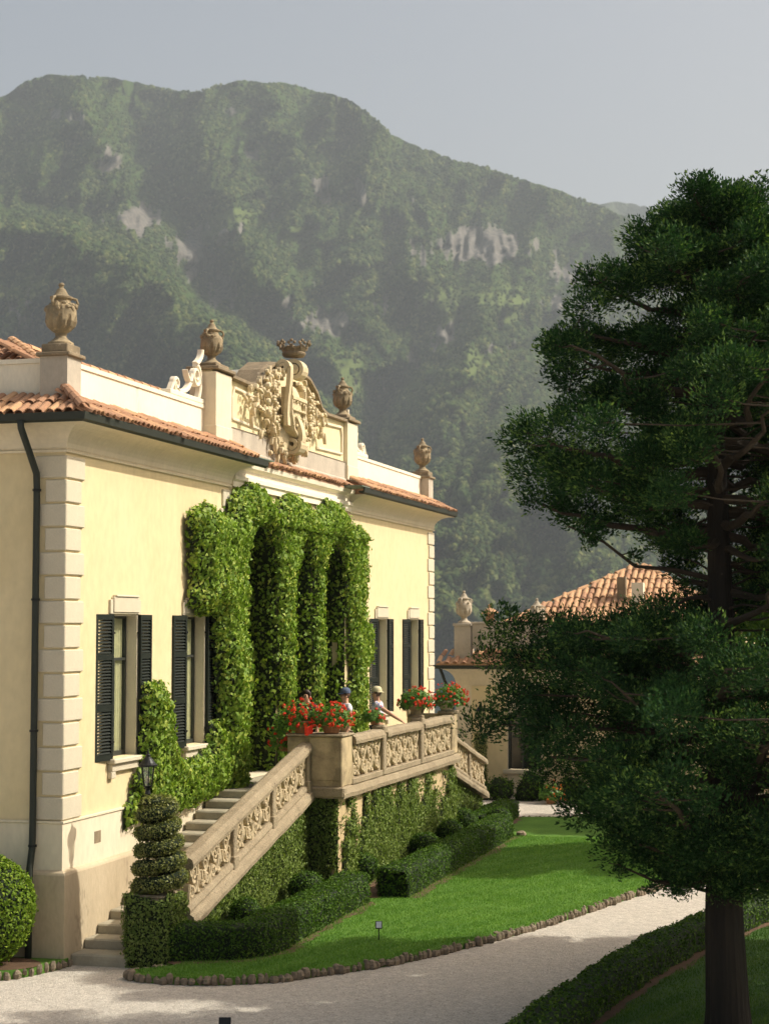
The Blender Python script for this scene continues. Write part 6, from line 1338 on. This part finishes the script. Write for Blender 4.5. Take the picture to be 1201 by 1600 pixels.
def skipm(q):
    lat = (q - TB) @ RT; z = q[2]
    fwd = (q - TB) @ F0
    return (4.72 < z < 5.85 and lat < -0.55) or (4.95 < z < 5.6 and lat < 0.25 and fwd < 0.9) or (z < 1.75) or (4.45 < z < 7.2 and abs(lat) < 0.42 and fwd < 0.3) or (z > 5.5 and lat < -0.4 and vnoise(lat * 2.2, z * 2.6, 4.0) > 0.30)
EX = [((TB[0] - 0.28, TB[1], 9.75), 0.13), ((TB[0] - 0.12, TB[1], 9.88), 0.11), ((TB[0] - 0.33, TB[1] - 0.05, 9.5), 0.16), ((TB[0] - 0.1, TB[1], 9.6), 0.15), ((TB[0] + 0.55, TB[1] + 0.1, 9.7), 0.3), ((TB[0] + 0.35, TB[1] + 0.3, 9.45), 0.34)] + [((*(TB + RT * l + F0 * f)[:2], z), r) for l, f, z, r in ((-2.45, 0.1, 4.72, 0.30), (-2.2, -0.2, 4.60, 0.34), (-1.85, 0.1, 4.62, 0.32), (-2.55, 0.2, 4.35, 0.3), (-1.5, -0.1, 4.55, 0.34), (-1.1, -0.2, 4.6, 0.33), (-2.7, 0, 3.55, 0.32), (-2.35, -0.3, 3.9, 0.34), (-0.75, -0.3, 4.5, 0.34))]
def rl(l, z, f=0.0): q = RT * l + F0 * f; return (q[0], q[1], z)
BARE = [[rl(-0.1, 1.82), rl(-0.45, 1.74, -.1), rl(-0.8, 1.80, -.15), rl(-1.15, 1.95, -.1)], [rl(-0.1, 2.1), rl(-0.4, 1.93), rl(-0.7, 2.0, .1), rl(-1.0, 2.15, .1)], [rl(0.1, 1.95), rl(0.35, 1.9), rl(0.6, 2.05), rl(0.9, 2.1)],
        [rl(-0.1, 5.2), rl(-0.55, 5.30, -.1), rl(-1.0, 5.34, -.15), rl(-1.35, 5.62, -.1), rl(-1.75, 5.8, -.1)], [rl(-0.1, 5.0), rl(-0.4, 4.98, -.1), rl(-0.8, 4.75, -.1)], [rl(0.1, 5.1), rl(0.4, 5.05), rl(0.8, 5.15)]]
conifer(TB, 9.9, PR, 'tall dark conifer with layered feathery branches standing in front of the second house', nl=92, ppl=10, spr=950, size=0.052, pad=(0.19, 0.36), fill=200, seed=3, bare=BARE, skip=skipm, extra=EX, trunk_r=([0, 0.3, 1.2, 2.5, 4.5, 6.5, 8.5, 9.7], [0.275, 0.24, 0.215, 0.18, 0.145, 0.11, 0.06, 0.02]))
conifer((13.2, 4.3, 0), 11.8, ([3.8, 4.5, 6, 8, 10.6, 11.8], [0.9, 1.8, 2.0, 2.0, 1.8, 0.6]), 'conifer beside the gravel drive shading the path', nl=40, ppl=7, pad=(0.4, 0.62), spr=260, size=0.16, seed=5, zmin=4.1)
conifer((10.6, 21.6, 0), 7.6, ([2.5, 3.5, 5, 7, 8.4], [1.2, 2.5, 2.9, 2.2, 0.5]), 'bright green tree behind the conifer trunk near the second house', nl=34, ppl=7, pad=(0.4, 0.65), spr=240, size=0.15, seed=6, mat='broad', zmin=2.6, name='broadleaf_tree')
conifer((12.7, -0.1, 0), 9.2, ([2.4, 3.2, 5, 7.5, 9.2], [1.2, 2.3, 2.5, 1.9, 0.4]), 'conifer near the drive shading the lawn under the tall conifer', nl=40, ppl=7, pad=(0.4, 0.62), spr=260, size=0.16, seed=15, zmin=2.5)
conifer((12.3, 15.0, 0), 10.2, ([3.5, 4.5, 6.5, 9, 10.2], [0.9, 2.4, 2.8, 1.9, 0.4]), 'tree beyond the drive shading the far end of the big lawn', nl=30, ppl=6, pad=(0.35, 0.6), spr=240, size=0.16, seed=8, mat='broad', zmin=3.8, name='broadleaf_tree')

# right-hand lawn and hedge by the drive
HR = smooth_path([(7.2, -4.6), (7.42, -2.4), (7.66, -0.2), (8.0, 1.9), (8.42, 3.8), (8.95, 5.6), (9.5, 7.4), (10.2, 9.4), (11.2, 11.6)], 0.2)
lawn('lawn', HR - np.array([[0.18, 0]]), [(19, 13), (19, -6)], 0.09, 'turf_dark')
strip('soil_bed', HR, 0.36, 0.094, M['soil'])
mk_hedge(HR, 0.42, 0.38, 9, 'dark clipped hedge curving along the drive under the conifer', dens=1500, size=0.045)
polyR = [tuple(p) for p in HR + np.array([[0.35, 0]])] + [(13, 11.5), (13, -5)]
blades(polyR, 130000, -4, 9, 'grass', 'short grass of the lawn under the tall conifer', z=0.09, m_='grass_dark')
# loose pebbles on the nearest part of the drive
n = 12000; A = rng.uniform(-1.5, 9, n); B = -4.2 + 9 * rng.random(n) ** 1.3; m = ~in_poly(poly, A, B) & ~((A < 0.95) & (B > -0.05)) & (A < 7.0 + 0.17 * B) & (A > -0.6 + 0.25 * B); A, B = A[m], B[m]; k = len(A)
q = rng.uniform(0.004, 0.011, k); a0 = rng.uniform(0, 6.28, k); V = np.empty((k, 5, 3))
for i in range(4): V[:, i] = np.stack([A + q * 1.3 * np.cos(a0 + i * 1.57), B + q * np.sin(a0 + i * 1.57), np.full(k, 0.001)], 1)
V[:, 4] = np.stack([A, B, q * 1.1], 1)
ii = np.arange(k)[:, None] * 5; F = np.concatenate([ii + np.array([[i, (i + 1) % 4, 4]]) for i in range(4)])
def pebmat():
    m_, n_, out = new_mat('pebble'); at = nd(n_, 'ShaderNodeAttribute', attribute_name='rnd'); r = ramp(n_, at.outputs['Fac'], [(0, (0.36, 0.33, 0.28)), (0.5, (0.55, 0.5, 0.43)), (1, (0.7, 0.65, 0.57))])
    p = nd(n_, 'ShaderNodeBsdfDiffuse'); n_.links.new(r.outputs[0], p.inputs[0]); n_.links.new(p.outputs[0], out.inputs[0]); return m_
mk('gravel', (V.reshape(-1, 3), F), pebmat(), rnd=np.tile(rng.random(k), 4), label='loose pale pebbles scattered over the gravel drive', cat='gravel', kind='stuff')
